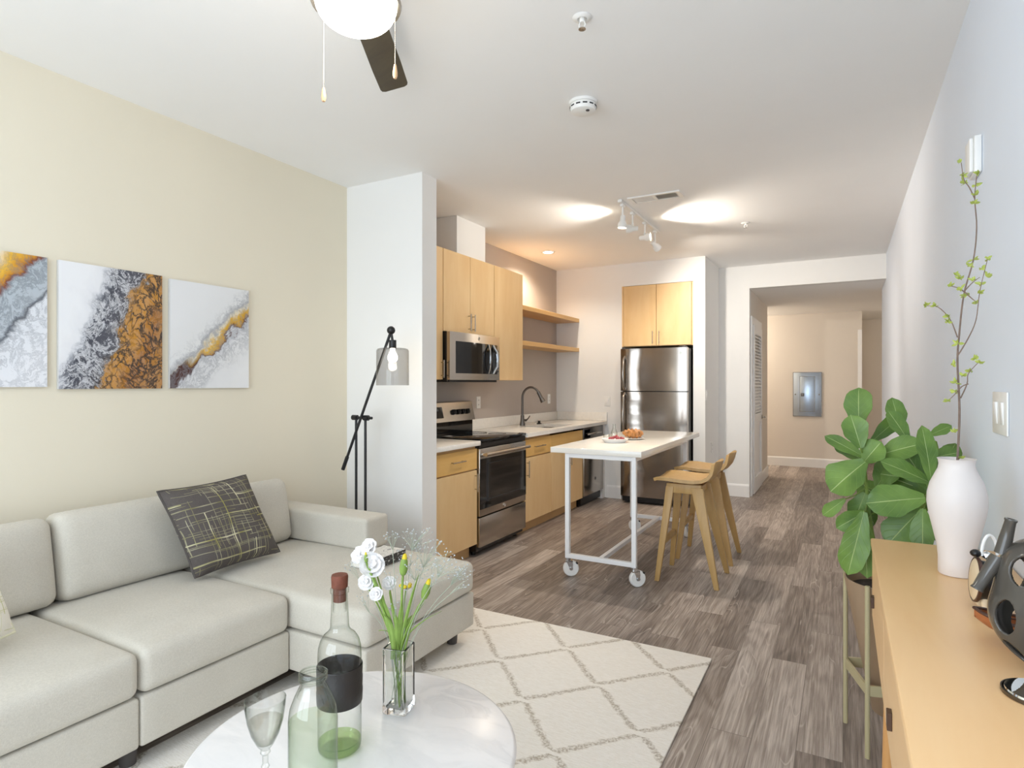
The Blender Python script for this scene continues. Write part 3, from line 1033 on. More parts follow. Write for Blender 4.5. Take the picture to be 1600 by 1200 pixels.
# sink bowl and tap
t2 = thing('sink', 'stainless undermount sink set in the white worktop', 'sink', ((sx0 + sx1) / 2, (sy0 + sy1) / 2, 0.72))
b = MB()
b.box(sx0 - 0.01, sx1 + 0.01, sy0 - 0.01, sy1 + 0.01, 0.875, 0.8738)
b = MB()
zb, zt = 0.735, 0.8735
b.box(sx0 - 0.008, sx0, sy0 - 0.008, sy1 + 0.008, zb, zt)
b.box(sx1, sx1 + 0.008, sy0 - 0.008, sy1 + 0.008, zb, zt)
b.box(sx0, sx1, sy0 - 0.008, sy0, zb, zt)
b.box(sx0, sx1, sy1, sy1 + 0.008, zb, zt)
b.box(sx0 - 0.008, sx1 + 0.008, sy0 - 0.008, sy1 + 0.008, zb - 0.008, zb)
b.build('bowl', 'steel', t2, smooth=False)
MB().cyl((-2.73, 5.72, zb), (-2.73, 5.72, zb + 0.004), 0.04).build('drain', 'chrome', t2)

t = thing('kitchen_faucet', 'bronze gooseneck kitchen faucet behind the sink', 'faucet', (-2.975, 5.62, 0.9105))
fx, fy = -2.975, 5.62
b = MB().lathe([(0, 0), (0.03, 0), (0.028, 0.02), (0.021, 0.06), (0.019, 0.11), (0.0, 0.11)], (fx, fy, 0.9105), 20)
b.build('base', 'steel_dark', t)
pts = [(fx, fy, 1.01), (fx, fy, 1.20)]
for i in range(1, 13):
    a = math.pi * (1 - i / 14.0)
    r = 0.095
    q = r + r * math.cos(a)
    pts.append((fx + q * 0.97, fy + q * 0.24, 1.20 + 0.115 * math.sin(a)))
b = MB().tube(pts, 0.0125, 14)
b.build('spout', 'steel_dark', t)
e = Vector(pts[-1])
dn = (Vector(pts[-1]) - Vector(pts[-2])).normalized()
b = MB().cyl(e - dn * 0.02, e + dn * 0.06, 0.019, 0.021).cyl(e + dn * 0.06, e + dn * 0.10, 0.024, 0.028)
b.build('spray_head', 'steel_dark', t)
b = MB().cyl((fx + 0.01, fy + 0.012, 0.965), (fx + 0.03, fy + 0.035, 0.965), 0.012).tube([(fx + 0.03, fy + 0.035, 0.965), (fx + 0.04, fy + 0.06, 0.985), (fx + 0.045, fy + 0.085, 1.01)], [0.008, 0.006, 0.005])
b.build('lever', 'steel_dark', t)
# stopper left on the worktop
p = Vector((-2.93, 5.93, 0.9105))
b = MB().lathe([(0, 0), (0.028, 0), (0.03, 0.006), (0.016, 0.012), (0.014, 0.028), (0.02, 0.034), (0.0, 0.036)], p, 20)
tag(b.build('sink_stopper', 'black'), 'small black sink stopper on the worktop behind the sink', 'sink stopper')

# range
t = thing('range', 'freestanding stainless electric range with black glass cooktop', 'stove', (-2.78, 4.345, 0))
y0, y1 = 3.957, 4.733
xf = -2.47
MB().box(WX + 0.03, xf - 0.035, y0, y1, 0.035, 0.893, 0.002, 1).build('body', 'black', t)
for yy in (y0 + 0.05, y1 - 0.05):
    for xx in (-3.0, -2.56):
        MB().cyl((xx, yy, 0.0), (xx, yy, 0.04), 0.018, seg=12).build('levelling_foot', 'black', t)
ct = MB().box(WX + 0.075, xf + 0.002, y0 - 0.002, y1 + 0.002, 0.8935, 0.916, 0.004).build('cooktop', 'black_gloss', t)
for (cx, cy, r) in ((-2.66, 4.14, 0.10), (-2.66, 4.55, 0.08), (-2.88, 4.14, 0.075), (-2.88, 4.55, 0.10)):
    b = MB().lathe([(r - 0.003, 0.0), (r, 0.0), (r, 0.0006), (r - 0.003, 0.0006)], (cx, cy, 0.9162), 40, closed=True)
    b.build('burner_ring', 'display', ct)
# back guard
b = MB()
b.prism([(WX + 0.002, 0.9), (WX + 0.085, 0.9), (WX + 0.085, 1.02), (WX + 0.002, 1.02)], 'y', y0, y1)
b.build('lower_backguard', 'black_gloss', t, smooth=False)
b = MB()
b.prism([(WX + 0.002, 1.021), (WX + 0.115, 1.021), (WX + 0.075, 1.185), (WX + 0.055, 1.195), (WX + 0.002, 1.195)], 'y', y0, y1)
bg = b.build('backguard', 'steel', t)
nx = Vector((0.164, 0, 0.04)).normalized()


def on_guard(q, z, o=0.0):
    s = (z - 1.021) / 0.164
    return Vector((WX + 0.115 - 0.04 * s, q, z)) + nx * o


b = MB()
b.hexa([on_guard(4.03, 1.055, -0.002), on_guard(4.24, 1.055, -0.002), on_guard(4.24, 1.15, -0.002), on_guard(4.03, 1.15, -0.002)],
       [on_guard(4.03, 1.055, 0.003), on_guard(4.24, 1.055, 0.003), on_guard(4.24, 1.15, 0.003), on_guard(4.03, 1.15, 0.003)])
pn = b.build('control_panel', 'black_gloss', bg, smooth=False)
b = MB()
b.hexa([on_guard(4.11, 1.115, 0.0032), on_guard(4.18, 1.115, 0.0032), on_guard(4.18, 1.138, 0.0032), on_guard(4.11, 1.138, 0.0032)],
       [on_guard(4.11, 1.115, 0.004), on_guard(4.18, 1.115, 0.004), on_guard(4.18, 1.138, 0.004), on_guard(4.11, 1.138, 0.004)])
b.build('clock_display', M['display'], bg, smooth=False)
for q in (4.40, 4.475, 4.55, 4.625):
    b = MB().cyl(on_guard(q, 1.10, -0.001), on_guard(q, 1.10, 0.022), 0.026, 0.021, 18)
    b.box(-0.004, 0.004, -0.004, 0.004, -0.02, 0.02, 0.001, mtx=Matrix.Translation(on_guard(q, 1.10, 0.024)))
    b.build('knob', 'black', bg)
# front
od = MB().box(xf - 0.034, xf, y0 + 0.003, y1 - 0.003, 0.315, 0.845, 0.004).build('oven_door', 'steel', t)
MB().box(xf + 0.0005, xf + 0.004, y0 + 0.006, y1 - 0.006, 0.37, 0.765, 0.001, 1).build('door_glass', 'black_gloss', od)
b = MB()
for (a, c, zz0, zz1) in ((y0 + 0.11, y1 - 0.11, 0.435, 0.44), (y0 + 0.11, y1 - 0.11, 0.72, 0.724), (y0 + 0.11, y0 + 0.114, 0.44, 0.72), (y1 - 0.114, y1 - 0.11, 0.44, 0.72)):
    b.box(xf + 0.0042, xf + 0.005, a, c, zz0, zz1)
b.build('window_border', 'display', od, smooth=False)
b = MB()
b.tube([(xf + 0.045, y0 + 0.02, 0.80), (xf + 0.045, y1 - 0.02, 0.80)], 0.0145, 16)
for yy in (y0 + 0.035, y1 - 0.035):
    b.box(xf, xf + 0.045, yy - 0.012, yy + 0.012, 0.79, 0.81, 0.003)
b.build('door_handle', 'steel', od)
MB().box(xf - 0.034, xf - 0.004, y0 + 0.003, y1 - 0.003, 0.85, 0.89, 0.002, 1).build('front_rim', 'black', t)
b = MB().cyl((xf, 4.345, 0.343), (xf + 0.004, 4.345, 0.343), 0.016, seg=24)
b.lathe([(0.0125, 0.004), (0.0125, 0.0055), (0.0145, 0.0055), (0.0145, 0.004)], (xf, 4.345, 0.343), 24, (1, 0, 0), True)
b.build('badge', 'chrome', od)
dr = MB().box(xf - 0.034, xf, y0 + 0.003, y1 - 0.003, 0.075, 0.305, 0.004).build('storage_drawer', 'steel', t)

# dishwasher
t = thing('dishwasher', 'stainless dishwasher under the far end of the worktop', 'dishwasher', (-2.8, 6.41, 0))
y0, y1 = 6.112, 6.715
xf = -2.475
MB().box(WX + 0.01, xf - 0.04, y0, y1, 0.02, 0.868).build('body', 'black', t, smooth=False)
dw = MB().box(xf - 0.04, xf, y0, y1, 0.115, 0.735, 0.004).build('door', 'steel', t)
MB().box(xf - 0.04, xf - 0.002, y0, y1, 0.738, 0.866, 0.004).build('control_panel', 'steel_dark', t)
b = MB()
b.box(xf - 0.002, xf + 0.002, y0 + 0.02, y0 + 0.20, 0.755, 0.845, 0.001, 1)
b.build('control_window', 'black_gloss', t)
b = MB().tube([(xf, y0 + 0.10, 0.79), (xf + 0.03, y0 + 0.14, 0.795), (xf + 0.034, 6.41, 0.80), (xf + 0.03, y1 - 0.14, 0.795), (xf, y1 - 0.10, 0.79)], 0.010, 10)
b.build('handle', 'steel', t)
MB().box(xf - 0.09, xf - 0.07, y0, y1, 0.0, 0.112).build('toe_panel', 'black', t, smooth=False)
b = MB().box(xf, xf + 0.002, y0 + 0.33, y0 + 0.36, 0.26, 0.29)
b.build('badge', 'steel_dark', dw)
tag(MB().box(WX, XB_, 6.718, YF - 0.001, 0.0, 0.873).build('filler_panel', 'trim', smooth=False), 'narrow white filler panel between dishwasher and end wall', 'panel')

# floating shelves
for lab, z0, z1 in (('upper of two maple shelves right of the wall cabinets', 2.10, 2.145), ('lower of two maple shelves right of the wall cabinets', 1.742, 1.787)):
    o = MB().box(WX, -2.815, 5.293, YF - 0.001, z0, z1, 0.002, 1).build('wall_shelf', 'maple_x')
    tag(o, lab, 'shelf', 'floating maple shelves')

# refrigerator
t = thing('refrigerator', 'stainless top-freezer refrigerator set in the white wall recess', 'refrigerator', (-1.85, 6.95, 0))
fx0, fx1, fyf = -2.215, -1.470, 6.56
MB().box(fx0 + 0.004, fx1 - 0.004, fyf + 0.085, 7.30, 0.02, 1.745, 0.006).build('body', 'black', t)


def fridge_door(name, z0, z1):
    b = MB()
    n = 18
    xs = [fx0 + (fx1 - fx0) * i / n for i in range(n + 1)]
    pr = []
    for x in xs:
        q = (x - fx0) / (fx1 - fx0) * 2 - 1
        pr.append((x, fyf + 0.003 * q * q + 0.012 * abs(q) ** 10))
    b.prism([(fx0, fyf + 0.08)] + pr + [(fx1, fyf + 0.08)], 'z', z0, z1, 0.0)
    return b.build(name, 'steel_fridge', t)


fd = fridge_door('freezer_door', 1.272, 1.748)
rd = fridge_door('fridge_door', 0.085, 1.262)
for d_, za, zb_ in ((fd, 1.285, 1.66), (rd, 0.72, 1.25)):
    b = MB()
    hx = fx0 + 0.05
    b.tube([(hx, fyf + 0.012, za), (hx - 0.004, fyf - 0.03, za + 0.04), (hx - 0.006, fyf - 0.045, (za + zb_) / 2), (hx - 0.004, fyf - 0.03, zb_ - 0.04), (hx, fyf + 0.012, zb_)], 0.013, 12)
    b.build('handle', 'steel', d_)
b = MB().cyl((fx1 - 0.07, fyf + 0.012, 1.685), (fx1 - 0.07, fyf + 0.003, 1.685), 0.018, seg=24)
b.build('badge', 'chrome', fd)
MB().box(fx0 + 0.01, fx1 - 0.01, fyf + 0.05, fyf + 0.084, 0.02, 0.082).build('base_grille', 'black', t)
b = MB().box(fx1 - 0.09, fx1 - 0.015, fyf + 0.02, fyf + 0.09, 1.7485, 1.765, 0.004)
b.build('hinge_cover', 'black', t)
for xx in (fx0 + 0.06, fx1 - 0.06):
    MB().cyl((xx, fyf + 0.12, 0), (xx, fyf + 0.12, 0.03), 0.02, seg=12).build('foot', 'black', t)

# ------------------------------------------------------------------ wall plates, outlets and devices
def outlet(label, c, n, kind='outlet', w_=0.072, h_=0.116, rock=1, group=None, name=None):
    """plate centred at c on a wall with outward normal n"""
    n = Vector(n)
    s = Vector((-n.y, n.x, 0))
    up = Vector((0, 0, 1))
    c = Vector(c)
    t = thing(name or ('wall_outlet' if kind == 'outlet' else 'light_switch'), label, kind if kind == 'outlet' else 'switch', c, group)
    mtx = Matrix((s.to_4d(), up.to_4d(), n.to_4d(), (0, 0, 0, 1))).transposed()
    for i in range(3):
        mtx[3][i] = 0
    mtx = Matrix.Translation(c) @ mtx.to_3x3().to_4x4()
    MB().box(-w_ / 2, w_ / 2, -h_ / 2, h_ / 2, 0.0008, 0.006, 0.002, 2, mtx).build('cover_plate', 'white', t)
    for i in range(rock):
        cx = (i - (rock - 1) / 2) * (w_ / (rock + 0.35) if rock > 1 else 0)
        if kind == 'outlet':
            for zc in (-0.022, 0.022):
                MB().box(cx - 0.016, cx + 0.016, zc - 0.015, zc + 0.015, 0.006, 0.0075, 0.0005, 1, mtx).build('socket', 'white', t)
                b = MB()
                for q in (-0.006, 0.006):
                    b.box(cx + q - 0.0012, cx + q + 0.0012, zc - 0.006, zc + 0.006, 0.0075, 0.0078, mtx=mtx)
                b.build('socket_slots', 'dark_gap', t, smooth=False)
        else:
            b = MB()
            b.hexa([mtx @ Vector(p) for p in ((cx - 0.0165, -0.033, 0.006), (cx + 0.0165, -0.033, 0.006), (cx + 0.0165, 0.033, 0.006), (cx - 0.0165, 0.033, 0.006))],
                   [mtx @ Vector(p) for p in ((cx - 0.0155, -0.032, 0.0075), (cx + 0.0155, -0.032, 0.0075), (cx + 0.0155, 0.032, 0.012), (cx - 0.0155, 0.032, 0.012))], 0.0008, 1)
            b.build('rocker', 'trim', t)
    return t


g = 'white wall plates over the worktop'
outlet('white outlet on the taupe wall right of the range', (XL, 4.97, 1.17), (1, 0, 0), group=g)
outlet('white outlet on the taupe wall right of the faucet', (XL, 6.575, 1.17), (1, 0, 0), group=g)
outlet('white switch plate on the wall left of the refrigerator', (-2.455, YF, 1.145), (0, -1, 0), 'switch')
outlet('white switch on the return wall right of the refrigerator', (XF, 6.86, 1.225), (1, 0, 0), 'switch')
outlet('white outlet low on the return wall behind the stools', (XF, 7.17, 0.62), (1, 0, 0))
outlet('double rocker switch plate on the wall behind the white vase', (XR, 2.245, 1.264), (-1, 0, 0), 'switch', 0.185, 0.125, 2)

t = thing('wall_sensor', 'white wall sensor high on the wall above the twig', 'sensor', (XR, 2.575, 2.125))
MB().box(XR - 0.022, XR - 0.0008, 2.525, 2.625, 2.065, 2.19, 0.004).build('housing', 'white', t)
MB().box(XR - 0.034, XR - 0.0222, 2.535, 2.615, 2.07, 2.185, 0.004).build('front_cover', 'white', t)

# metal electrical panel on the hall's end wall
t = thing('electrical_panel', 'shiny metal electrical panel on the hall end wall', 'electrical panel', (-0.505, YE, 1.18))
x0, x1, z0, z1 = -0.71, -0.305, 0.83, 1.535
ye = YE - 0.0008
b = MB()
b.box(x0, x1, ye - 0.012, ye, z0, z1, 0.002)
b.build('cover', 'panel_metal', t)
b = MB()
for q in ((x0 - 0.008, x0, z0 - 0.008, z1 + 0.008), (x1, x1 + 0.008, z0 - 0.008, z1 + 0.008), (x0, x1, z0 - 0.008, z0), (x0, x1, z1, z1 + 0.008)):
    b.box(q[0], q[1], ye - 0.013, ye, q[2], q[3])
b.build('border', 'steel_dark', t, smooth=False)
b = MB().box(x0 + 0.10, x1 - 0.095, ye - 0.018, ye - 0.0125, z0 + 0.075, z1 - 0.065, 0.002)
dp = b.build('door', 'panel_metal', t)
b = MB()
for q in ((x0 + 0.092, x0 + 0.10, z0 + 0.067, z1 - 0.057), (x1 - 0.095, x1 - 0.087, z0 + 0.067, z1 - 0.057), (x0 + 0.10, x1 - 0.095, z0 + 0.067, z0 + 0.075), (x0 + 0.10, x1 - 0.095, z1 - 0.065, z1 - 0.057)):
    b.box(q[0], q[1], ye - 0.016, ye - 0.0122, q[2], q[3])
b.build('door_border', 'steel_dark', t, smooth=False)
b = MB().box(x0 + 0.11, x0 + 0.16, ye - 0.026, ye - 0.018, 1.15, 1.20, 0.003)
b.cyl((x0 + 0.135, ye - 0.027, 1.175), (x0 + 0.135, ye - 0.033, 1.175), 0.014, seg=16)
b.build('latch', 'steel_dark', dp)
for xx in (x0 + 0.03, x1 - 0.03):
    MB().cyl((xx, ye - 0.0121, 1.18), (xx, ye - 0.016, 1.18), 0.012, seg=14).build('screw', 'steel_dark', t)

# ------------------------------------------------------------------ ceiling things
# fan with light
FC = Vector((-1.355, 1.43, 0))
t = thing('ceiling_fan', 'ceiling fan with lit opal bowl and dark blades', 'ceiling fan', (FC.x, FC.y, CZ))


def fan_lathe(prof, seg=40):
    return MB().lathe(prof, (FC.x, FC.y, 0), seg)


fan_lathe([(0, CZ - 0.001), (0.075, CZ - 0.001), (0.07, CZ - 0.035), (0.03, CZ - 0.05), (0.0, CZ - 0.05)]).build('ceiling_canopy', 'nickel', t)
ZF = 0.032
fan_lathe([(0, 2.711), (0.03, 2.711), (0.10, 2.705), (0.115, 2.69), (0.115, 2.575 + ZF + 0.025), (0.09, 2.575 + ZF), (0, 2.575 + ZF)]).build('motor_housing', 'nickel', t)
lk = fan_lathe([(r_, z_ + ZF) for r_, z_ in [(0, 2.5745), (0.05, 2.5745), (0.05, 2.555), (0.10, 2.552), (0.139, 2.545), (0.143, 2.53), (0.139, 2.52), (0.128, 2.522), (0.128, 2.535), (0.0, 2.54)]]).build('light_fitter', 'nickel', t)
fan_lathe([(0.127, 2.5335 + ZF)] + [(0.127 * math.cos(a), 2.524 + ZF - 0.082 * math.sin(a)) for a in [i * math.pi / 2 / 12 for i in range(12)]] + [(0.0, 2.442 + ZF)]).build('light_bowl', 'bowl', t)
for k in range(3):
    ang = math.radians(119.5 + 120 * k)
    dx, dy = math.cos(ang), math.sin(ang)
    m = Matrix.Translation((FC.x, FC.y, 2.585 + ZF)) @ Matrix.Rotation(ang, 4, 'Z') @ Matrix.Rotation(math.radians(-16), 4, 'X')
    arm = MB().box(0.08, 0.20, -0.018, 0.018, -0.004, 0.004, 0.002, 1, m)
    bo = None
    b = MB()
    out = []
    prof = [(0.15, 0.048), (0.25, 0.055), (0.50, 0.060), (0.655, 0.060), (0.672, 0.055), (0.68, 0.042)]
    for x, h in prof:
        out.append((x, -h))
    for x, h in prof[::-1]:
        out.append((x, h))
    lo = [b.bm.verts.new(m @ Vector((x, y, 0.0045))) for x, y in out]
    hi = [b.bm.verts.new(m @ Vector((x, y, 0.0105))) for x, y in out]
    b.bm.faces.new(lo[::-1])
    b.bm.faces.new(hi)
    for i in range(len(out)):
        j = (i + 1) % len(out)
        b.bm.faces.new((lo[i], lo[j], hi[j], hi[i]))
    bmesh.ops.recalc_face_normals(b.bm, faces=b.bm.faces[:])
    bl = b.build('blade', 'blade', t)
    arm.build('blade_arm', 'nickel', bl)
for (u, v_end, yy, beadmat) in ((505.5, 159, 1.40, 'ivory'), (617.5, 123, 1.50, 'ivory')):
    p = at(u, v_end, yy)
    top = Vector((p.x, p.y, 2.545 + ZF))
    b = MB()
    z = p.z + 0.045
    while z < top.z:
        z += 0.0065
        b.ball((p.x, p.y, z), 0.0022, 1)
    b.cyl((p.x, p.y, p.z + 0.04), (p.x, p.y, 2.545 + ZF), 0.0008, seg=6)
    # little bracket that leads the chain back to the fitter
    c = Vector((FC.x, FC.y, 2.547 + ZF))
    b.tube([top, top.lerp(c, 0.3), top.lerp(c, 0.55)], 0.003, 8)
    ch = b.build('pull_chain', 'nickel', t)
    b = MB().lathe([(0, 0), (0.005, 0.001), (0.0078, 0.010), (0.0075, 0.022), (0.005, 0.038), (0.003, 0.046), (0, 0.047)], p, 16)
    b.build('pull_bead', beadmat, ch)

# smoke detector
p = Vector((-1.138, 2.80, CZ - 0.0008))
t = thing('smoke_detector', 'round white smoke detector on the ceiling', 'smoke detector', p)
MB().lathe([(0, 0), (0.072, 0), (0.072, -0.012), (0.07, -0.014), (0, -0.014)], p, 36).build('base_plate', 'white', t)
MB().lathe([(0.0, -0.0142), (0.064, -0.0142), (0.066, -0.03), (0.06, -0.046), (0.05, -0.05), (0, -0.051)], p, 36).build('housing', 'white', t)
b = MB()
for k in range(12):
    a = k * math.pi / 6
    m = Matrix.Translation(p) @ Matrix.Rotation(a, 4, 'Z')
    b.box(0.0625, 0.0668, -0.011, 0.011, -0.031, -0.025, mtx=m)
b.build('vent_slots', 'dark_gap', t, smooth=False)
b = MB().cyl((p.x + 0.03, p.y - 0.015, p.z - 0.050), (p.x + 0.03, p.y - 0.015, p.z - 0.054), 0.009, seg=16)
b.build('test_button', 'leg_dark', t)

# sprinklers
def sprinkler(label, x, y, big=True):
    p = Vector((x, y, CZ - 0.0008))
    t = thing('fire_sprinkler', label, 'sprinkler', p, 'ceiling sprinklers')
    MB().lathe([(0.018, -0.001), (0.02, -0.008), (0.034, -0.004), (0.038, 0), (0.018, 0)], p, 28, closed=True).build('escutcheon', 'white', t)
    b = MB().cyl(p, p + Vector((0, 0, -0.02)), 0.010, seg=16)
    for s in (-1, 1):
        b.tube([p + Vector((s * 0.009, 0, -0.018)), p + Vector((s * 0.013, 0, -0.03)), p + Vector((s * 0.006, 0, -0.043))], 0.0025, 8)
    b.build('frame', 'white', t)
    MB().lathe([(0, -0.043), (0.014, -0.043), (0.014, -0.0455), (0, -0.0465)], p, 20).build('deflector', 'nickel', t)
    return t


sprinkler('white fire sprinkler on the ceiling nearest the fan', -0.878, 2.15)
sprinkler('small fire sprinkler on the ceiling beyond the track light', -0.745, 5.58)

# air vent
t = thing('ceiling_vent', 'rectangular white air vent on the ceiling beside the track light', 'vent', (-1.235, 4.47, CZ))
b = MB()
vx0, vx1, vy0, vy1 = -1.43, -1.04, 4.395, 4.555
zc = CZ - 0.0008
for q in ((vx0, vx1, vy0, vy0 + 0.02), (vx0, vx1, vy1 - 0.02, vy1), (vx0, vx0 + 0.03, vy0 + 0.02, vy1 - 0.02), (vx1 - 0.03, vx1, vy0 + 0.02, vy1 - 0.02), (-1.243, -1.227, vy0 + 0.02, vy1 - 0.02)):
    b.box(q[0], q[1], q[2], q[3], zc - 0.010, zc)
b.build('frame', 'white', t, smooth=False)
MB().box(vx0 + 0.03, vx1 - 0.03, vy0 + 0.02, vy1 - 0.02, zc - 0.002, zc - 0.0004).build('duct_opening', 'dark_gap', t, smooth=False)  # dark sheet that stands in for the shade behind the louvers
b = MB()
for i in range(13):
    for (a, tilt) in ((vx0 + 0.034 + i * 0.0122, 0.010), (-1.222 + i * 0.0122, -0.008)):
        b.hexa([(a, vy0 + 0.02, zc - 0.009), (a + 0.002, vy0 + 0.02, zc - 0.009), (a + 0.002, vy1 - 0.02, zc - 0.009), (a, vy1 - 0.02, zc - 0.009)],
               [(a + tilt, vy0 + 0.02, zc - 0.003), (a + tilt + 0.002, vy0 + 0.02, zc - 0.003), (a + tilt + 0.002, vy1 - 0.02, zc - 0.003), (a + tilt, vy1 - 0.02, zc - 0.003)])
b.build('louvers', 'white', t, smooth=False)

# track light
t = thing('track_light', 'white track light with four adjustable spot heads', 'track light', (-1.49, 4.93, CZ))
MB().box(-1.507, -1.473, 4.40, 5.48, CZ - 0.024, CZ - 0.0008, 0.002, 1).build('track', 'white', t)
heads = [(4.47, (-0.1, 0.0, -1.0)), (4.72, (-0.9, -0.25, 0.02)), (5.06, (0.97, 0.05, 0.05)), (5.38, (0.35, 0.75, -0.5))]
for i, (yy, d) in enumerate(heads):
    d = Vector(d).normalized()
    top = Vector((-1.49, yy, CZ - 0.024))
    piv = top + Vector((0, 0, -0.13))
    b = MB()
    b.box(-1.503, -1.477, yy - 0.03, yy + 0.03, CZ - 0.044, CZ - 0.0242, 0.003)
    b.cyl(top + Vector((0, 0, -0.018)), piv + Vector((0, 0, 0.03)), 0.007, seg=12)
    b.ball(piv + Vector((0, 0, 0.03)), 0.011, 2)
    hd = b.build('spot_head', 'white', t)
    rear, mouth = piv - d * 0.045, piv + d * 0.05
    b = MB().lathe([(0, 0), (0.017, 0), (0.02, 0.006), (0.02, 0.04), (0.034, 0.062), (0.036, 0.095), (0.033, 0.095), (0.031, 0.066), (0.0, 0.058)], rear, 24, d)
    b.build('lamp_housing', 'white', hd)
    b = MB().lathe([(0, 0), (0.029, 0.0), (0.029, 0.003), (0, 0.003)], mouth - d * 0.022, 24, d)
    b.build('lamp_lens', 'lens', hd)
    rot = Vector((0, 0, -1)).rotation_difference(d).to_euler()
    pw = (80, 26, 56, 120)[i]
    light('track_spot', 'SPOT', mouth + d * 0.01, pw, (1.0, 0.91, 0.80), rot, spot_size=math.radians(108), spot_blend=0.85, shadow_soft_size=0.03)

# recessed downlight over the sink
p = Vector((-2.76, 5.80, CZ - 0.0008))
t = thing('recessed_downlight', 'lit round recessed downlight over the kitchen sink', 'downlight', p)
MB().lathe([(0.05, 0), (0.075, 0), (0.072, -0.006), (0.052, -0.004)], p, 32, closed=True).build('trim_ring', 'white', t)
MB().lathe([(0, -0.001), (0.05, -0.001), (0.05, -0.003), (0, -0.003)], p, 32).build('lamp_lens', 'lens', t)
light('downlight_spot', 'SPOT', p + Vector((0, 0, -0.02)), 60, (1.0, 0.85, 0.68), (0, 0, 0), spot_size=math.radians(150), spot_blend=0.6, shadow_soft_size=0.05)

# light of the fan bowl
light('fan_light', 'POINT', (FC.x, FC.y, 2.41), 6, (1.0, 0.96, 0.89), shadow_soft_size=0.09)

# hall lights in the cross corridor, out of direct sight
for nm, p in (('corridor_light', (-2.1, 10.2, ZH - 0.001)), ('passage_light', (1.5, 10.4, ZH - 0.001))):
    lab = 'round ceiling light in the corridor off the hall' if nm[0] == 'c' else 'round ceiling light in the side passage past the right wall'
    t = thing('flush_light', lab, 'ceiling light', p, 'hall ceiling lights')
    MB().lathe([(0, 0), (0.15, 0), (0.155, -0.02), (0.0, -0.02)], p, 32).build('base', 'white', t)
    MB().lathe([(0.14, -0.0205), (0.13, -0.05), (0.08, -0.075), (0, -0.083)], p, 32).build('diffuser', 'lens_hall', t)
    light(nm, 'POINT', (p[0], p[1], 2.3), 45 if nm[0] == 'c' else 14, (1.0, 0.91, 0.80), shadow_soft_size=0.1)

# ------------------------------------------------------------------ artwork on the left wall
def canvas(label, y0, y1, z0, z1, mat):
    t = thing('canvas_print', label, 'painting', (XL, (y0 + y1) / 2, z0), 'poured paint canvases')
    MB().box(XL + 0.0008, XL + 0.0185, y0, y1, z0, z1, 0.001, 1).build('stretcher', 'canvas_edge', t, smooth=False)
    x = XL + 0.019
    MB().sheet([[Vector((x, y0, z0)), Vector((x, y1, z0))], [Vector((x, y0, z1)), Vector((x, y1, z1))]], 0.0004).build('painted_face', mat, t, smooth=False)


canvas('leftmost abstract canvas, grey and gold, cut by the picture edge', 0.87, 1.338, 1.337, 1.912, 'art_1')
canvas('middle abstract canvas, charcoal and ochre on white', 1.382, 1.853, 1.327, 1.912, 'art_2')
canvas('abstract canvas nearest the floor lamp, white with gold streak', 1.894, 2.372, 1.327, 1.905, 'art_3')

# ------------------------------------------------------------------ sofa
t = thing('sectional_sofa', 'light greige sectional sofa with chaise along the left wall', 'sofa', (-2.6, 1.5, 0))
SX0, SXF, SXC = -3.10, -2.125, -1.69
ZB0, ZB1, ZS = 0.09, 0.265, 0.425
Y1, Y2, Y3 = 1.195, 1.835, 2.655
YN = 0.30
for (y0, y1, xf_) in ((YN, Y1, SXF), (Y1, Y2, SXF), (Y2, Y3, SXC)):
    MB().cushion(SX0, xf_, y0 + 0.002, y1 - 0.002, ZB0, ZB1, 0.012, n=10).build('base', 'sofa', t)
for (y0, y1, xf_) in ((YN, Y1, SXF + 0.006), (Y1, Y2, SXF + 0.006)):
    MB().cushion(SX0 + 0.15, xf_, y0 + 0.002, y1 - 0.002, ZB1 + 0.003, ZS, 0.035, top=0.022, front=0.01).build('seat_cushion', 'sofa', t)
b = MB()
b.cushion(SX0 + 0.15, SXC + 0.006, Y2 + 0.002, Y3 - 0.002, ZB1 + 0.003, ZS, 0.035, top=0.02, front=0.008, n=18)
b.build('seat_cushion', 'sofa', t)
MB().cushion(SX0, SX0 + 0.14, YN, Y3, ZB1 + 0.003, 0.60, 0.03, n=8).build('back_frame', 'sofa', t)


def back_cushion(y0, y1, z1):
    b = MB()
    b.cushion(-0.075, 0.075, y0 + 0.003, y1 - 0.003, 0.0, z1 - ZS, 0.05, front=0.03, n=12)
    m = Matrix.Translation((-2.885, 0, ZS + 0.005)) @ Matrix.Rotation(math.radians(-11), 4, 'Y')
    bmesh.ops.transform(b.bm, matrix=m, verts=b.bm.verts[:])
    b.build('back_cushion', 'sofa', t)


back_cushion(YN, 1.268, 0.79)
back_cushion(1.268, 1.905, 0.80)
back_cushion(1.905, 2.47, 0.79)
MB().cushion(SX0, -2.265, 2.462, Y3, ZS + 0.012, 0.615, 0.022, n=10).build('armrest', 'sofa', t)
for (x, y) in ((SXC - 0.08, Y3 - 0.09), (SXC - 0.08, Y2 + 0.08), (SXF - 0.08, Y1), (SXF - 0.08, YN + 0.1), (SX0 + 0.08, YN + 0.1), (SX0 + 0.08, Y3 - 0.09)):
    MB().lathe([(0, 0), (0.026, 0), (0.032, 0.089), (0, 0.089)], (x, y, 0.0125 if x > -2.3 else 0.0), 20).build('foot', 'leg_dark', t)


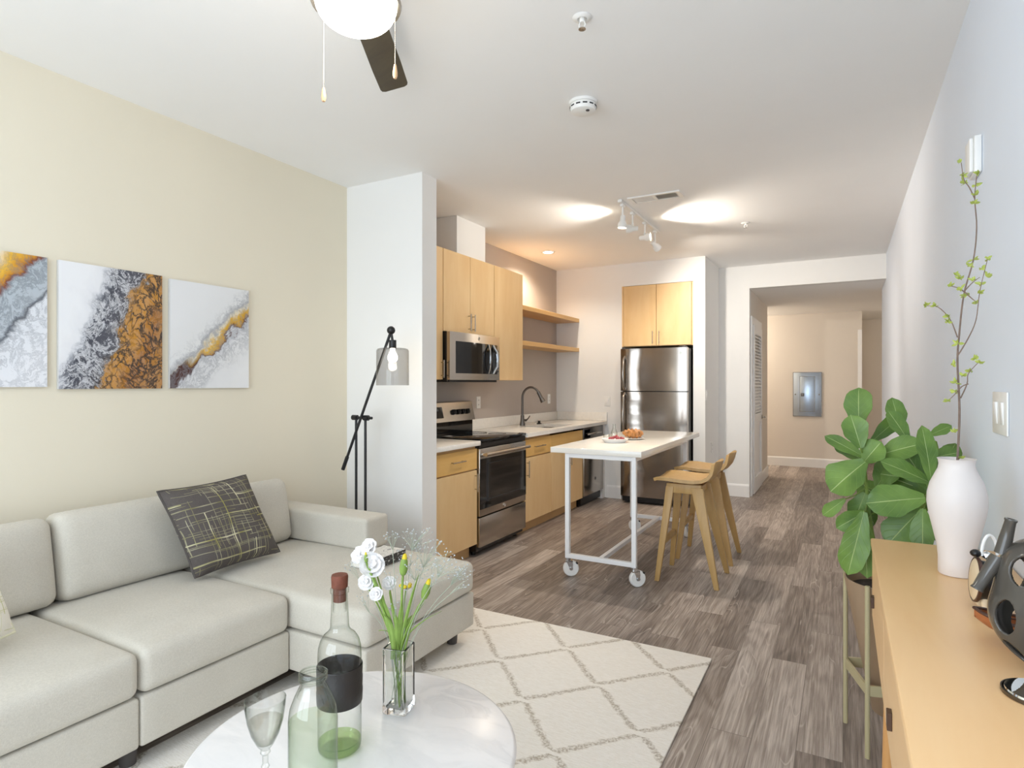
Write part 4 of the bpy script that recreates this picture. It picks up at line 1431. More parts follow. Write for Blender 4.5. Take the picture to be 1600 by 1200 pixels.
# throw pillows
def pillow(name, label, corners, mat, thick=0.075, group='throw pillows'):
    """corners: bottom-left, bottom-right, top-right, top-left as seen from the front"""
    bl, br, tr, tl = [Vector(c) for c in corners]
    c = (bl + br + tr + tl) / 4
    n = (br - bl).cross(tl - bl).normalized()
    N = 22
    b = MB()
    front, back = [], []
    for i in range(N + 1):
        rf, rb = [], []
        v = i / N
        for j in range(N + 1):
            u = j / N
            p = bl * (1 - u) * (1 - v) + br * u * (1 - v) + tr * u * v + tl * (1 - u) * v
            a, e = 2 * u - 1, 2 * v - 1
            # edges drawn in between the corners
            pull = 0.055
            p = p + (c - p) * pull * ((1 - a * a) * e * e + (1 - e * e) * a * a)
            h = thick * ((1 - a ** 4) * (1 - e ** 4)) ** 0.62 + 0.0045
            h *= 1 + 0.05 * math.sin(5 * a + 3 * e)
            rf.append(p + n * h)
            rb.append(p - n * h)
        front.append(rf)
        back.append(rb)
    b.sheet(front)
    b.sheet([r[::-1] for r in back])
    bmesh.ops.remove_doubles(b.bm, verts=b.bm.verts[:], dist=0.0001)
    # side seam
    rim = [(0, j) for j in range(N)] + [(i, N) for i in range(N)] + [(N, j) for j in range(N, 0, -1)] + [(i, 0) for i in range(N, 0, -1)]
    t_ = thing(name, label, 'pillow', (c.x, c.y, min(bl.z, br.z)), group)
    b.build('cover', mat, t_)
    s = MB().tube([(front[i][j] + back[i][j]) / 2 for i, j in rim], 0.0062, 8, closed=True)
    s.build('piping', 'pil_seam' if mat == 'pillow_dark' else 'pil_seam_pale', t_)
    return t_


M['pil_seam_pale'] = plain('pale_olive_piping', '#e3e0c6', 0.9, var=0.05)
M['pil_seam'] = plain('charcoal_piping', '#514b47', 0.9, var=0.1)
pillow('throw_pillow', 'charcoal throw pillow with yellow sketched lines leaning on the sofa back',
       [(-2.60, 1.705, 0.462), (-2.60, 2.175, 0.468), (-2.74, 2.075, 0.872), (-2.74, 1.615, 0.858)], 'pillow_dark')
pillow('throw_pillow', 'cream throw pillow with olive lines at the near end of the sofa',
       [(-2.335, 0.615, 0.478), (-2.55, 1.0, 0.478), (-2.705, 0.94, 0.845), (-2.49, 0.555, 0.845)], 'pillow_cream', 0.06)

# books on the chaise
def book(label, x0, x1, y0, y1, z0, z1, cover):
    t_ = thing('book', label, 'book', ((x0 + x1) / 2, (y0 + y1) / 2, z0), 'books on the chaise')
    th = 0.003
    b = MB()
    b.box(x0, x1, y0, y1, z0, z0 + th)
    b.box(x0, x1, y0, y1, z1 - th, z1)
    b.build('cover', cover, t_, smooth=False)
    MB().box(x1 - th, x1 + 0.001, y0, y1, z0 + 0.0002, z1 - 0.0002, 0.0008, 1).build('spine', 'book_spine', t_)
    MB().box(x0 + 0.004, x1 - th, y0 + 0.003, y1 - 0.003, z0 + th, z1 - th).build('pages', 'paper', t_, smooth=False)
    return t_


book('lower patterned hardback book of the pair on the chaise', -2.14, -1.99, 2.215, 2.435, 0.4465, 0.470, 'book_cover')
book('upper patterned hardback book of the pair on the chaise', -2.13, -1.985, 2.245, 2.455, 0.4705, 0.495, 'book_cover')

# ------------------------------------------------------------------ floor lamp
LY = 2.95
t = thing('floor_lamp', 'black iron floor lamp with grey glass shade behind the sofa arm', 'floor lamp', (-2.755, LY, 0))
MB().lathe([(0, 0), (0.125, 0), (0.125, 0.012), (0.12, 0.018), (0, 0.018)], (-2.755, LY, 0), 40).build('base', 'black_metal', t)
for x in (-2.795, -2.715):
    MB().cyl((x, LY, 0.0182), (x, LY, 1.125), 0.0085, seg=14).build('pole', 'black_metal', t)
b = MB().cyl((-2.82, LY, 1.13), (-2.66, LY, 1.13), 0.009, seg=14)
b.cyl((-2.825, LY, 1.13), (-2.785, LY, 1.13), 0.017, seg=16)
b.cyl((-2.727, LY, 1.13), (-2.69, LY, 1.13), 0.018, seg=16)
b.cyl((-2.69, LY, 1.13), (-2.665, LY, 1.13), 0.006, 0.003, seg=10)
b.build('cross_bar', 'black_metal', t)
A, B_ = Vector((-2.893, LY - 0.02, 0.785)), Vector((-2.487, LY - 0.02, 1.675))
dA = (B_ - A).normalized()
b = MB().cyl(A, B_, 0.009, seg=14).cyl(A, A + dA * 0.095, 0.0125, seg=14)
ar = b.build('swing_arm', 'black_metal', t)
b = MB().ball(B_ + Vector((0.003, 0, 0.012)), 0.026, 3)
b.cyl(B_ + Vector((0.004, 0, 0.0)), B_ + Vector((0.016, 0, -0.06)), 0.008, seg=12)
b.cyl((B_.x + 0.016, LY - 0.02, 1.625), (B_.x + 0.016, LY - 0.02, 1.573), 0.023, seg=20)
b.build('socket', 'black_metal', t)
sc = Vector((B_.x + 0.016, LY - 0.02, 0))
b = MB().lathe([(0.022, 1.574), (0.08, 1.574), (0.094, 1.57), (0.101, 1.558), (0.102, 1.342), (0.0995, 1.342), (0.0985, 1.556), (0.092, 1.567), (0.08, 1.571), (0.022, 1.571)], sc, 40, closed=True)
b.build('lamp_shade', 'glass_grey', t)
b = MB().lathe([(0.0, 1.485), (0.016, 1.488), (0.028, 1.50), (0.0315, 1.516), (0.027, 1.534), (0.016, 1.552), (0.014, 1.572), (0, 1.572)], sc, 24)
b.build('light_bulb', 'bulb', t)
light('lamp_light', 'POINT', (sc.x, sc.y, 1.44), 1.2, (1.0, 0.92, 0.8), shadow_soft_size=0.03)

# ------------------------------------------------------------------ rug
b = MB()
b.box(-2.23, -0.560, 0.35, 3.035, 0.0006, 0.012, 0.004, 2)
tag(b.build('area_rug', 'rug'), 'cream wool rug with brown trellis lines under the marble table', 'rug')

# ------------------------------------------------------------------ coffee table and what stands on it
TZ = 0.45
TC = Vector((-1.06, 1.12, 0))
t = thing('coffee_table', 'round white marble coffee table on the cream rug', 'coffee table', (TC.x, TC.y, 0.012))
MB().lathe([(0, TZ - 0.022), (0.385, TZ - 0.022), (0.397, TZ - 0.016), (0.3985, TZ - 0.008), (0.394, TZ - 0.002), (0.388, TZ), (0, TZ)], TC, 96).build('tabletop', 'marble', t)
for k in range(3):
    a = math.radians(40 + 120 * k)
    p0 = TC + Vector((0.30 * math.cos(a), 0.30 * math.sin(a), 0.0175))
    p1 = TC + Vector((0.17 * math.cos(a), 0.17 * math.sin(a), TZ - 0.0225))
    MB().cyl(p0, p1, 0.012, 0.018, 16).build('leg', 'oak', t)
GT = 0.0008  # resting gap

# glass vase
VC = Vector((-1.075, 1.30, TZ + GT))
t = thing('glass_vase', 'square clear glass flower vase on the marble coffee table', 'vase', VC)
mv = Matrix.Translation(VC) @ Matrix.Rotation(math.radians(14), 4, 'Z')
hw, hi_, H_ = 0.034, 0.0275, 0.178
b = MB()
def sq(h, z, c=0.004):
    return [b.bm.verts.new(mv @ Vector((x, y, z))) for x, y in ((h - c, -h), (h, -h + c), (h, h - c), (h - c, h), (-h + c, h), (-h, h - c), (-h, -h + c), (-h + c, -h))]
rings = [sq(hw - 0.002, 0.0), sq(hw, 0.002), sq(hw, H_ - 0.0015), sq(hw - 0.0015, H_), sq(hi_ + 0.0015, H_), sq(hi_, H_ - 0.0015), sq(hi_, 0.018), sq(hi_ - 0.003, 0.015)]
for r0_, r1_ in zip(rings, rings[1:]):
    for i in range(8):
        j = (i + 1) % 8
        b.bm.faces.new((r0_[i], r0_[j], r1_[j], r1_[i]))
b.bm.faces.new(rings[0][::-1])
b.bm.faces.new(rings[-1])
bmesh.ops.recalc_face_normals(b.bm, faces=b.bm.faces[:])
b.build('vase_body', 'crystal', t, smooth=False)

# bouquet standing in it
random.seed(5)
bq = thing('flower_bouquet', 'bouquet of white blossoms, green buds and baby’s breath in the glass vase', 'bouquet', VC + Vector((0, 0, 0.016)))
VY = VC.y


def stem_path(tip, foot=None, bend=0.02, n=8):
    ft = foot if foot is not None else VC + Vector((random.uniform(-0.017, 0.017), random.uniform(-0.017, 0.017), 0.018))
    mid = VC + Vector((max(-0.016, min(0.016, (tip.x - VC.x) * 0.14)), max(-0.016, min(0.016, (tip.y - VC.y) * 0.14)), H_ + 0.05))
    pts = []
    for i in range(n + 1):
        s = i / n
        pts.append(ft * (1 - s) ** 2 + mid * 2 * s * (1 - s) + tip * s * s)
    return pts


def stem_radii(pts, r):
    return [r * (0.4 if q.z < VC.z + H_ * 0.72 else 1.0) for q in pts]


st = MB()
heads_px = [((581, 884), 0.038, VY + 0.01), ((564, 868), 0.029, VY + 0.03), ((577, 856), 0.028, VY + 0.04), ((573, 910), 0.025, VY + 0.00), ((588, 928), 0.020, VY - 0.01), ((608, 912), 0.022, VY + 0.05), ((634, 917), 0.018, VY + 0.06)]


def blossom(c, r, up, seed, mat='petal'):
    random.seed(seed)
    b = MB()
    q = Vector((0, 0, 1)).rotation_difference(up.normalized()).to_matrix().to_4x4()
    for ring, (cnt, rad, lift, op) in enumerate(((5, 1.0, 0.0, 0.95), (5, 0.8, 0.12, 0.65), (4, 0.5, 0.2, 0.35))):
        for k in range(cnt):
            a = 2 * math.pi * (k + 0.5 * ring) / cnt + random.uniform(-0.15, 0.15)
            m = Matrix.Translation(c) @ q @ Matrix.Rotation(a, 4, 'Z')
            g_ = []
            for i in range(6):
                s = i / 5
                row = []
                for j in range(7):
                    u = (j / 6) * 2 - 1
                    wd = rad * r * 0.72 * math.sin(math.pi * min(1, 0.12 + s * 0.72)) * (1 - 0.15 * s * s)
                    ang = op * s * 1.5
                    rr = rad * r * (0.9 * math.sin(ang) * 0.9 + 0.12 * s)
                    zz = lift * r + r * 0.9 * (s - 0.35 * s * s * op) - r * 0.3
                    row.append(m @ Vector((rr - 0.18 * r * u * u * (1 - s), wd * u, zz + 0.12 * r * math.sin(3 * u + a) * s)))
                g_.append(row)
            b.sheet(g_, 0.0004)
    b.ball(c + up.normalized() * r * 0.05, r * 0.32, 2)
    return b


for i, ((u, v), r, yy) in enumerate(heads_px):
    c = at(u, v, yy)
    q_ = stem_path(c - Vector((0, 0, r * 0.4)))
    st.tube(q_, stem_radii(q_, 0.0024), 7)
    up = (Vector((0.35, -0.75, 0.35)) if i != 6 else Vector((0.3, -0.3, 0.9)))
    up += Vector((random.uniform(-0.4, 0.4), random.uniform(-0.2, 0.2), random.uniform(-0.3, 0.3)))
    bl = blossom(c, r, up, 20 + i).build('blossom', 'petal', bq)
    if i == 6:
        bb = MB()
        for k in range(5):
            a = k * 1.26
            bb.ball(c + Vector((0.012 * math.cos(a), 0.012 * math.sin(a), 0.004)), 0.008, 2, (1, 1, 0.7))
        bb.build('yellow_petals', 'petal_yellow', bl)
for (u, v), yy, lean in (((631, 884), VY + 0.02, 0.12), ((666, 922), VY + 0.03, 0.35), ((572, 872), VY - 0.005, -0.1)):
    c = at(u, v, yy)
    ax = Vector((lean, 0.0, 1.0)).normalized()
    small = u < 600
    L = 0.03 if small else 0.062
    pts = stem_path(c - ax * L * 0.45)
    st.tube(pts, stem_radii(pts, 0.0034), 8)
    b = MB().lathe([(0, 0), (L * 0.14, L * 0.12), (L * 0.2, L * 0.4), (L * 0.16, L * 0.72), (L * 0.06, L * 0.97), (0, L)], c - ax * L * 0.5, 12, ax)
    bd = b.build('bud', 'stem_green', bq)
    b = MB().lathe([(0, 0), (L * 0.12, L * 0.1), (L * 0.08, L * 0.3), (0, L * 0.36)], c + ax * L * 0.22, 10, ax)
    b.build('bud_tip', 'petal_yellow', bd)
# strap leaves
for (u, v), yy, wd in (((628, 940), VY, 0.016), ((645, 960), VY + 0.02, 0.015), ((655, 895), VY + 0.01, 0.010), ((690, 955), VY + 0.02, 0.006), ((618, 960), VY - 0.01, 0.016), ((600, 960), VY - 0.01, 0.014), ((588, 915), VY, 0.013), ((608, 925), VY + 0.02, 0.012), ((592, 985), VY - 0.01, 0.005), ((665, 940), VY + 0.03, 0.006)):
    tip = at(u, v, yy)
    pts = stem_path(tip, n=10, foot=VC + Vector((random.uniform(-0.014, 0.014), random.uniform(-0.014, 0.014), H_ * 0.80)))
    g_ = []
    for i, p in enumerate(pts):
        s = i / 10
        ww = wd * (0.75 + 0.6 * s - 1.33 * s ** 4)
        side = Vector((C_, S_, 0)) * ww * 0.5
        g_.append([p - side, p + Vector((0.0012, -0.0025, 0)), p + side])
    st.sheet(g_, 0.0006)
st.build('stems', 'stem_green', bq)
# baby's breath
gs, gb = MB(), MB()
random.seed(11)
clouds = [((650, 838), 26, 52), ((672, 865), 30, 60), ((612, 838), 11, 20), ((700, 880), 24, 44), ((725, 893), 16, 36), ((655, 885), 28, 48), ((722, 908), 14, 14), ((548, 885), 10, 10), ((566, 935), 12, 14), ((616, 945), 10, 14), ((640, 868), 22, 18), ((612, 900), 14, 12), ((563, 860), 8, 6), ((685, 895), 22, 18)]
for (cu, cv), sp, cnt in clouds:
    yy = VY + random.uniform(0.0, 0.09)
    hub = at(cu + (620 - cu) * 0.2, cv + 22, yy)
    gs.tube(stem_path(hub, n=7), 0.0009, 5)
    for k in range(cnt):
        a, rr = random.uniform(0, 2 * math.pi), sp * math.sqrt(random.random())
        p = at(cu + rr * math.cos(a) * 1.1, cv + rr * math.sin(a) * 0.8, yy + random.uniform(-0.035, 0.035))
        if k % 2 == 0:
            md = hub.lerp(p, 0.5) + Vector((0, 0, 0.004))
            gs.tube([hub, md, p], 0.0004, 4, cap=False)
        gb.ball(p, random.uniform(0.0015, 0.0029), 1, (1, 1, 0.8))
gs.build('fine_stems', 'gyp_stem', bq, kind='stuff')
gb.build('tiny_blossoms', 'gyp', bq, kind='stuff')

# tall stoppered bottle
p = Vector((-1.085, 1.088, TZ + GT))
t = thing('glass_bottle', 'tall clear bottle with dark leather band and red-brown cork', 'bottle', p)
prof = [(0, 0.006), (0.046, 0.002), (0.051, 0.008), (0.0525, 0.02), (0.0525, 0.232), (0.0512, 0.252), (0.0465, 0.270), (0.0375, 0.284), (0.028, 0.292), (0.0235, 0.299), (0.0225, 0.305), (0.0212, 0.330), (0.0195, 0.375), (0.0195, 0.385), (0.0225, 0.387), (0.0225, 0.397), (0.0185, 0.399), (0.0165, 0.396), (0.0165, 0.34)]
MB().lathe(prof, p, 48).build('bottle_glass', 'glass', t)
MB().lathe([(0, 0.0065), (0.046, 0.004), (0.0505, 0.010), (0.0505, 0.026), (0.046, 0.020), (0.0, 0.015)], p, 40).build('thick_base', 'glass_green', t)
MB().lathe([(0.0535, 0.118), (0.0545, 0.12), (0.0555, 0.148), (0.0545, 0.150), (0.0555, 0.178), (0.0545, 0.18), (0.0555, 0.207), (0.0545, 0.21), (0.0535, 0.208), (0.0532, 0.12)], p, 48, closed=True).build('leather_band', 'wrap', t)
MB().lathe([(0, 0.365), (0.0155, 0.365), (0.0160, 0.399), (0.0195, 0.4), (0.0205, 0.425), (0.019, 0.43), (0, 0.43)], p, 28).build('cork', 'cork', t)

# open bottle with pale green liquid
p = Vector((-1.022, 0.945, TZ + GT))
t = thing('water_bottle', 'open clear bottle half full of pale green liquid in front of the tall bottle', 'bottle', p)
MB().lathe([(0, 0.005), (0.045, 0.002), (0.051, 0.008), (0.0525, 0.02), (0.0525, 0.165), (0.049, 0.19), (0.040, 0.213), (0.031, 0.232), (0.0265, 0.241), (0.0265, 0.246), (0.030, 0.249), (0.0305, 0.262), (0.028, 0.267), (0.0255, 0.266), (0.0245, 0.250), (0.0245, 0.236), (0.034, 0.216)], p, 48).build('bottle_glass', 'glass', t)
MB().lathe([(0, 0.010), (0.044, 0.008), (0.0508, 0.02), (0.0508, 0.162), (0.0, 0.162)], p, 40).build('liquid', 'liquid', t)
b = MB()
for zz in (0.250, 0.256, 0.262):
    b.lathe([(0.0285, zz), (0.0312, zz + 0.0015), (0.0285, zz + 0.003)], p, 40)
b.build('screw_thread', 'rim_glass', t)

# wine glass
p = Vector((-1.115, 0.895, TZ + GT))
t = thing('wine_glass', 'small stemmed wine glass with clear wine beside the open bottle', 'glass', p)
prof = [(0, 0.004), (0.0335, 0.001), (0.034, 0.003), (0.012, 0.009), (0.006, 0.02), (0.0055, 0.05), (0.009, 0.057), (0.006, 0.064), (0.0062, 0.082), (0.011, 0.088), (0.009, 0.094), (0.018, 0.106), (0.030, 0.130), (0.038, 0.158), (0.0425, 0.19), (0.0435, 0.205), (0.0425, 0.2055), (0.0412, 0.19), (0.0367, 0.158), (0.0287, 0.131), (0.017, 0.108), (0.0, 0.1)]
MB().lathe(prof, p, 40).build('glass', 'glass', t)
MB().lathe([(0, 0.101), (0.0165, 0.109), (0.028, 0.1315), (0.036, 0.158), (0.0, 0.158)], p, 36).build('wine', 'wine', t)

# ------------------------------------------------------------------ kitchen island table
t = thing('island_table', 'white rolling kitchen island table in front of the refrigerator', 'table', (-1.47, 4.6, 0))
TT = 0.905
tx0, tx1, ty0, ty1 = -1.812, -1.155, 3.845, 5.66
MB().box(tx0, tx1, ty0, ty1, TT - 0.038, TT, 0.003).build('tabletop', 'tabletop', t)
lx0, lx1, ly0, ly1 = -1.695, -1.215, 3.885, 5.36
hs = 0.0155
zb = 0.13
for (x, y) in ((lx0, ly0), (lx1, ly0), (lx0, ly1), (lx1, ly1)):
    MB().box(x - hs, x + hs, y - hs, y + hs, zb, TT - 0.0385, 0.002, 1).build('leg', 'white_metal', t)
for y in (ly0, ly1):
    MB().box(lx0 + hs, lx1 - hs, y - hs, y + hs, zb, zb + 2 * hs, 0.002, 1).build('bottom_rail', 'white_metal', t)
    MB().box(lx0 + hs, lx1 - hs, y - hs, y + hs, TT - 0.07, TT - 0.0385, 0.002, 1).build('top_rail', 'white_metal', t)
for x in (lx0, lx1):
    MB().box(x - hs, x + hs, ly0 + hs, ly1 - hs, TT - 0.07, TT - 0.0385, 0.002, 1).build('top_rail', 'white_metal', t)
MB().box(-1.47, -1.44, ly0 + hs, ly1 - hs, zb, zb + 2 * hs, 0.002, 1).build('centre_rail', 'white_metal', t)


def caster(x, y, ang):
    m = Matrix.Translation((x, y, 0)) @ Matrix.Rotation(ang, 4, 'Z')
    b = MB()
    b.cyl((x, y, 0.105), (x, y, 0.1295), 0.022, seg=18)
    for s in (-1, 1):
        pl = [(-0.012, 0.112), (0.03, 0.112), (0.034, 0.085), (0.03, 0.045), (0.016, 0.045)]
        lo = [b.bm.verts.new(m @ Vector((a, s * 0.021, z))) for a, z in pl]
        hi = [b.bm.verts.new(m @ Vector((a, s * 0.018, z))) for a, z in pl]
        b.bm.faces.new(lo)
        b.bm.faces.new(hi[::-1])
        for i in range(5):
            j = (i + 1) % 5
            b.bm.faces.new((lo[i], lo[j], hi[j], hi[i]))
    b.box(-0.02, 0.034, -0.021, 0.021, 0.1, 0.112, 0.002, 1, m)
    bmesh.ops.recalc_face_normals(b.bm, faces=b.bm.faces[:])
    c = b.build('caster', 'chrome', t)
    ax = m.to_3x3() @ Vector((0, 1, 0))
    ce = m @ Vector((0.022, 0, 0.0560))
    b = MB().lathe([(0.014, -0.0165), (0.05, -0.0165), (0.0555, -0.01), (0.0555, 0.01), (0.05, 0.0165), (0.014, 0.0165)], ce, 32, ax, closed=True)
    wh = b.build('wheel', 'white', c)
    b = MB().cyl(ce - ax * 0.024, ce + ax * 0.024, 0.011, seg=14)
    b.build('axle', 'chrome', wh)
    b = MB().box(0.03, 0.07, -0.016, 0.016, 0.085, 0.098, 0.003, 2, m)
    b.build('brake_pedal', 'black', c)


for (x, y, a) in ((lx0, ly0, 0.5), (lx1, ly0, 0.75), (lx0, ly1, 0.4), (lx1, ly1, 1.2)):
    caster(x, y, a)

# food on the island
p = Vector((-1.52, 4.375, TT + GT))
t = thing('serving_dish', 'white oval serving dish of red berries on the island', 'dish', p)
b = MB().lathe([(0, 0.0), (0.07, 0.0), (0.088, 0.022), (0.097, 0.03), (0.094, 0.031), (0.084, 0.023), (0.066, 0.005), (0, 0.005)], (0, 0, 0), 40)
bmesh.ops.transform(b.bm, matrix=Matrix.Translation(p) @ Matrix.Rotation(0.5, 4, 'Z') @ Matrix.Diagonal((1.1, 0.85, 1, 1)), verts=b.bm.verts[:])
b.build('dish_body', 'dish', t)
random.seed(3)
dish_c = p.copy()
gr_ = None
for k in range(26):
    a, r = random.uniform(0, 6.28), 0.058 * math.sqrt(random.random())
    q = dish_c + Vector((r * math.cos(a) + 0.01, r * math.sin(a) * 0.8 + 0.012, 0.023 + 0.022 * (1 - r / 0.06) + random.uniform(0, 0.006)))
    o = MB().ball(q, 0.0105, 2, (1, 1, 0.9)).build('berry', 'berry')
    tag(o, 'red berry heaped in the white oval dish', 'berry', 'berries in the dish')
p = Vector((-1.475, 4.70, TT + GT))
t = thing('side_plate', 'small white plate under the croissants on the island', 'plate', p)
MB().lathe([(0, 0.0), (0.05, 0.0), (0.085, 0.010), (0.087, 0.012), (0.083, 0.0125), (0.05, 0.004), (0, 0.004)], p, 36).build('plate_body', 'dish', t)


def croissant(c, ang, s=1.0):
    b = MB()
    n = 53
    pts, rs = [], []
    for i in range(n):
        q = i / (n - 1) * 2 - 1
        a = q * 1.25
        env = max(0.06, math.cos(q * math.pi / 2) ** 0.7)
        ridge = 1 + 0.16 * math.sin(i * 2 * math.pi / 7.5)
        x, y = 0.075 * math.sin(a), 0.045 * (1 - math.cos(a))
        r = 0.030 * env * ridge * s
        pts.append(Vector(c) + Matrix.Rotation(ang, 3, 'Z') @ Vector((x * s, y * s, 0.036 * s)))
        rs.append(r)
    return b.tube(pts, rs, 16)


tag(croissant(p + Vector((-0.016, 0.036, 0.0065)), 0.45, 1.12).build('croissant', 'croissant'), 'golden croissant at the back of the small white plate', 'croissant', 'croissants')
tag(croissant(p + Vector((0.014, -0.04, 0.0065)), 0.6, 1.12).build('croissant', 'croissant'), 'golden croissant at the front of the small white plate', 'croissant', 'croissants')
p = Vector((-1.63, 4.50, TT + GT))
b = MB().lathe([(0, 0), (0.022, 0), (0.024, 0.004), (0.028, 0.05), (0.0265, 0.05), (0.0225, 0.006), (0, 0.005)], p, 28)
tag(b.build('tumbler', 'glass'), 'small clear glass tumbler beside the berry dish', 'glass')
p = Vector((-1.625, 4.66, TT + GT))
b = MB().lathe([(0, 0), (0.024, 0), (0.026, 0.006), (0.026, 0.05), (0.012, 0.085), (0.011, 0.115), (0.013, 0.12), (0.0115, 0.12), (0.0095, 0.113), (0.0105, 0.086), (0.024, 0.05), (0.024, 0.008), (0, 0.006)], p, 28)
tag(b.build('carafe', 'glass'), 'slim clear glass carafe behind the berry dish', 'carafe')

# ------------------------------------------------------------------ stools (built once about the origin: front towards -x)
def make_stool():
    t = thing('bar_stool', 'light oak bar stool nearer the rug, pulled up to the island', 'stool', (0, 0, 0), 'oak bar stools')
    prof = [(-0.222, 0.668), (-0.20, 0.678), (-0.13, 0.678), (-0.04, 0.670), (0.04, 0.668), (0.10, 0.676), (0.14, 0.697), (0.168, 0.730), (0.186, 0.770), (0.200, 0.815), (0.205, 0.828)]
    hw = [0.185, 0.198, 0.205, 0.205, 0.2, 0.188, 0.175, 0.165, 0.158, 0.145, 0.12]
    g_ = []
    for (x, z), h in zip(prof, hw):
        row = []
        for j in range(13):
            u = j / 12 * 2 - 1
            back = max(0.0, (z - 0.69) / 0.14)
            row.append(Vector((x - 0.03 * u * u * back, h * u, z + 0.012 * u * u * (1 - back))))
        g_.append(row)
    b = MB().sheet(g_, 0.022)
    s = b.build('seat', 'oak', t, angle=50)
    for (sx, sy) in ((-1, -1), (-1, 1), (1, -1), (1, 1)):
        fx = 0.197 * sx
        fy = 0.203 * sy
        tx, ty = (-0.125, 0.125 * sy) if sx < 0 else (0.055, 0.125 * sy)
        w0, w1 = (0.016, 0.028) if sx < 0 else (0.016, 0.040)
        d0, d1 = 0.013, 0.017
        MB().hexa([(fx - w0, fy - d0, 0), (fx + w0, fy - d0, 0), (fx + w0, fy + d0, 0), (fx - w0, fy + d0, 0)],
                  [(tx - w1, ty - d1, 0.645), (tx + w1, ty - d1, 0.645), (tx + w1, ty + d1, 0.645), (tx - w1, ty + d1, 0.645)], 0.004).build('leg', 'oak', t)
    # rails under the seat and the foot rest
    b = MB()
    for sy in (-1, 1):
        b.box(-0.15, 0.085, sy * 0.125 - 0.014, sy * 0.125 + 0.014, 0.60, 0.667, 0.006)
    for x in (-0.13, 0.06):
        b.box(x - 0.013, x + 0.013, -0.125, 0.125, 0.60, 0.648, 0.004)
    b.build('apron', 'oak', t)
    MB().box(-0.18, -0.154, -0.165, 0.165, 0.245, 0.285, 0.004).build('foot_rest', 'oak', t)
    return t


st1 = make_stool()
st2 = copy_tree(st1)
st1.location = (-0.920, 4.288, 0)
st2.location = (-0.923, 4.882, 0)
st2['label'] = 'light oak bar stool farther back, toward the refrigerator'

# ------------------------------------------------------------------ sideboard on the right wall
SZ = 0.85
t = thing('sideboard', 'honey beech sideboard against the right wall', 'sideboard', (0.245, 1.35, 0))
bx0, bx1, by0, by1 = 0.083, 0.405, 0.35, 2.27
MB().box(bx0 - 0.004, bx1, by0, by1, SZ - 0.022, SZ, 0.004).build('top', 'beech', t)
MB().box(bx0 + 0.02, bx1 - 0.002, by0 + 0.004, by1 - 0.004, SZ - 0.25, SZ - 0.0225).build('body', 'beech', t, smooth=False)
ysp = [by0 + 0.004, 0.985, 1.63, by1 - 0.004]
for a, c in zip(ysp, ysp[1:]):
    fr = MB().box(bx0, bx0 + 0.0195, a + 0.001, c - 0.001, SZ - 0.249, SZ - 0.0228, 0.002, 1).build('drawer_front', 'beech', t)
for yy, zz in ((2.12, 0.69), (1.37, 0.70), (0.98, 0.80)):
    MB().box(bx0 - 0.009, bx0 - 0.0002, yy - 0.012, yy + 0.012, zz - 0.017, zz + 0.017, 0.001, 1).build('drawer_pull', 'walnut', t)
for (x, y, dx, dy) in ((0.125, 2.02, -0.02, 0.03), (0.36, 2.02, 0.02, 0.03), (0.125, 0.50, -0.02, -0.03), (0.36, 0.50, 0.02, -0.03)):
    MB().cyl((x + dx, y + dy, 0.0), (x, y, SZ - 0.2505), 0.011, 0.019, 18).build('leg', 'beech_leg', t)
b = MB().cyl((0.13, 1.99, 0.42), (0.13, 0.53, 0.42), 0.011, seg=14)
b.build('stretcher', 'beech_leg', t)

# white vase with a twig
p = Vector((0.262, 1.945, SZ + GT))
t = thing('ceramic_vase', 'tall white ceramic vase on the far end of the sideboard', 'vase', p)
vs = 0.303 / 0.35
prof = [(0, 0), (0.041, 0), (0.043, 0.004), (0.043, 0.05), (0.046, 0.085), (0.055, 0.13), (0.065, 0.18), (0.0695, 0.215), (0.0685, 0.245), (0.062, 0.275), (0.051, 0.302), (0.0435, 0.320), (0.0415, 0.333), (0.043, 0.345), (0.0455, 0.35), (0.0435, 0.3505), (0.040, 0.343), (0.0385, 0.332), (0.041, 0.318), (0.05, 0.295), (0.06, 0.26), (0.063, 0.215), (0.05, 0.13), (0.04, 0.05), (0.0, 0.02)]
# smooth the outline
prof = [(r * 1.0 * 0.95, h * vs) for r, h in prof]
MB().lathe(prof, p, 56).build('vase_body', 'ceramic', t)

tw = thing('twig_branch', 'bare budding twig standing in the white vase', 'branch', p + Vector((0, 0, 0.03)))
WY = 1.945


def px_path(pl, y=WY):
    return [at(u, v, y + dy) for u, v, dy in pl]


def smooth_path(pts, n=5):
    out = []
    P_ = [pts[0]] + pts + [pts[-1]]
    for i in range(1, len(P_) - 2):
        for k in range(n):
            s = k / n
            a, b_, c, d_ = P_[i - 1], P_[i], P_[i + 1], P_[i + 2]
            out.append(0.5 * ((2 * b_) + (c - a) * s + (2 * a - 5 * b_ + 4 * c - d_) * s * s + (3 * b_ - a - 3 * c + d_) * s ** 3))
    out.append(pts[-1])
    return out


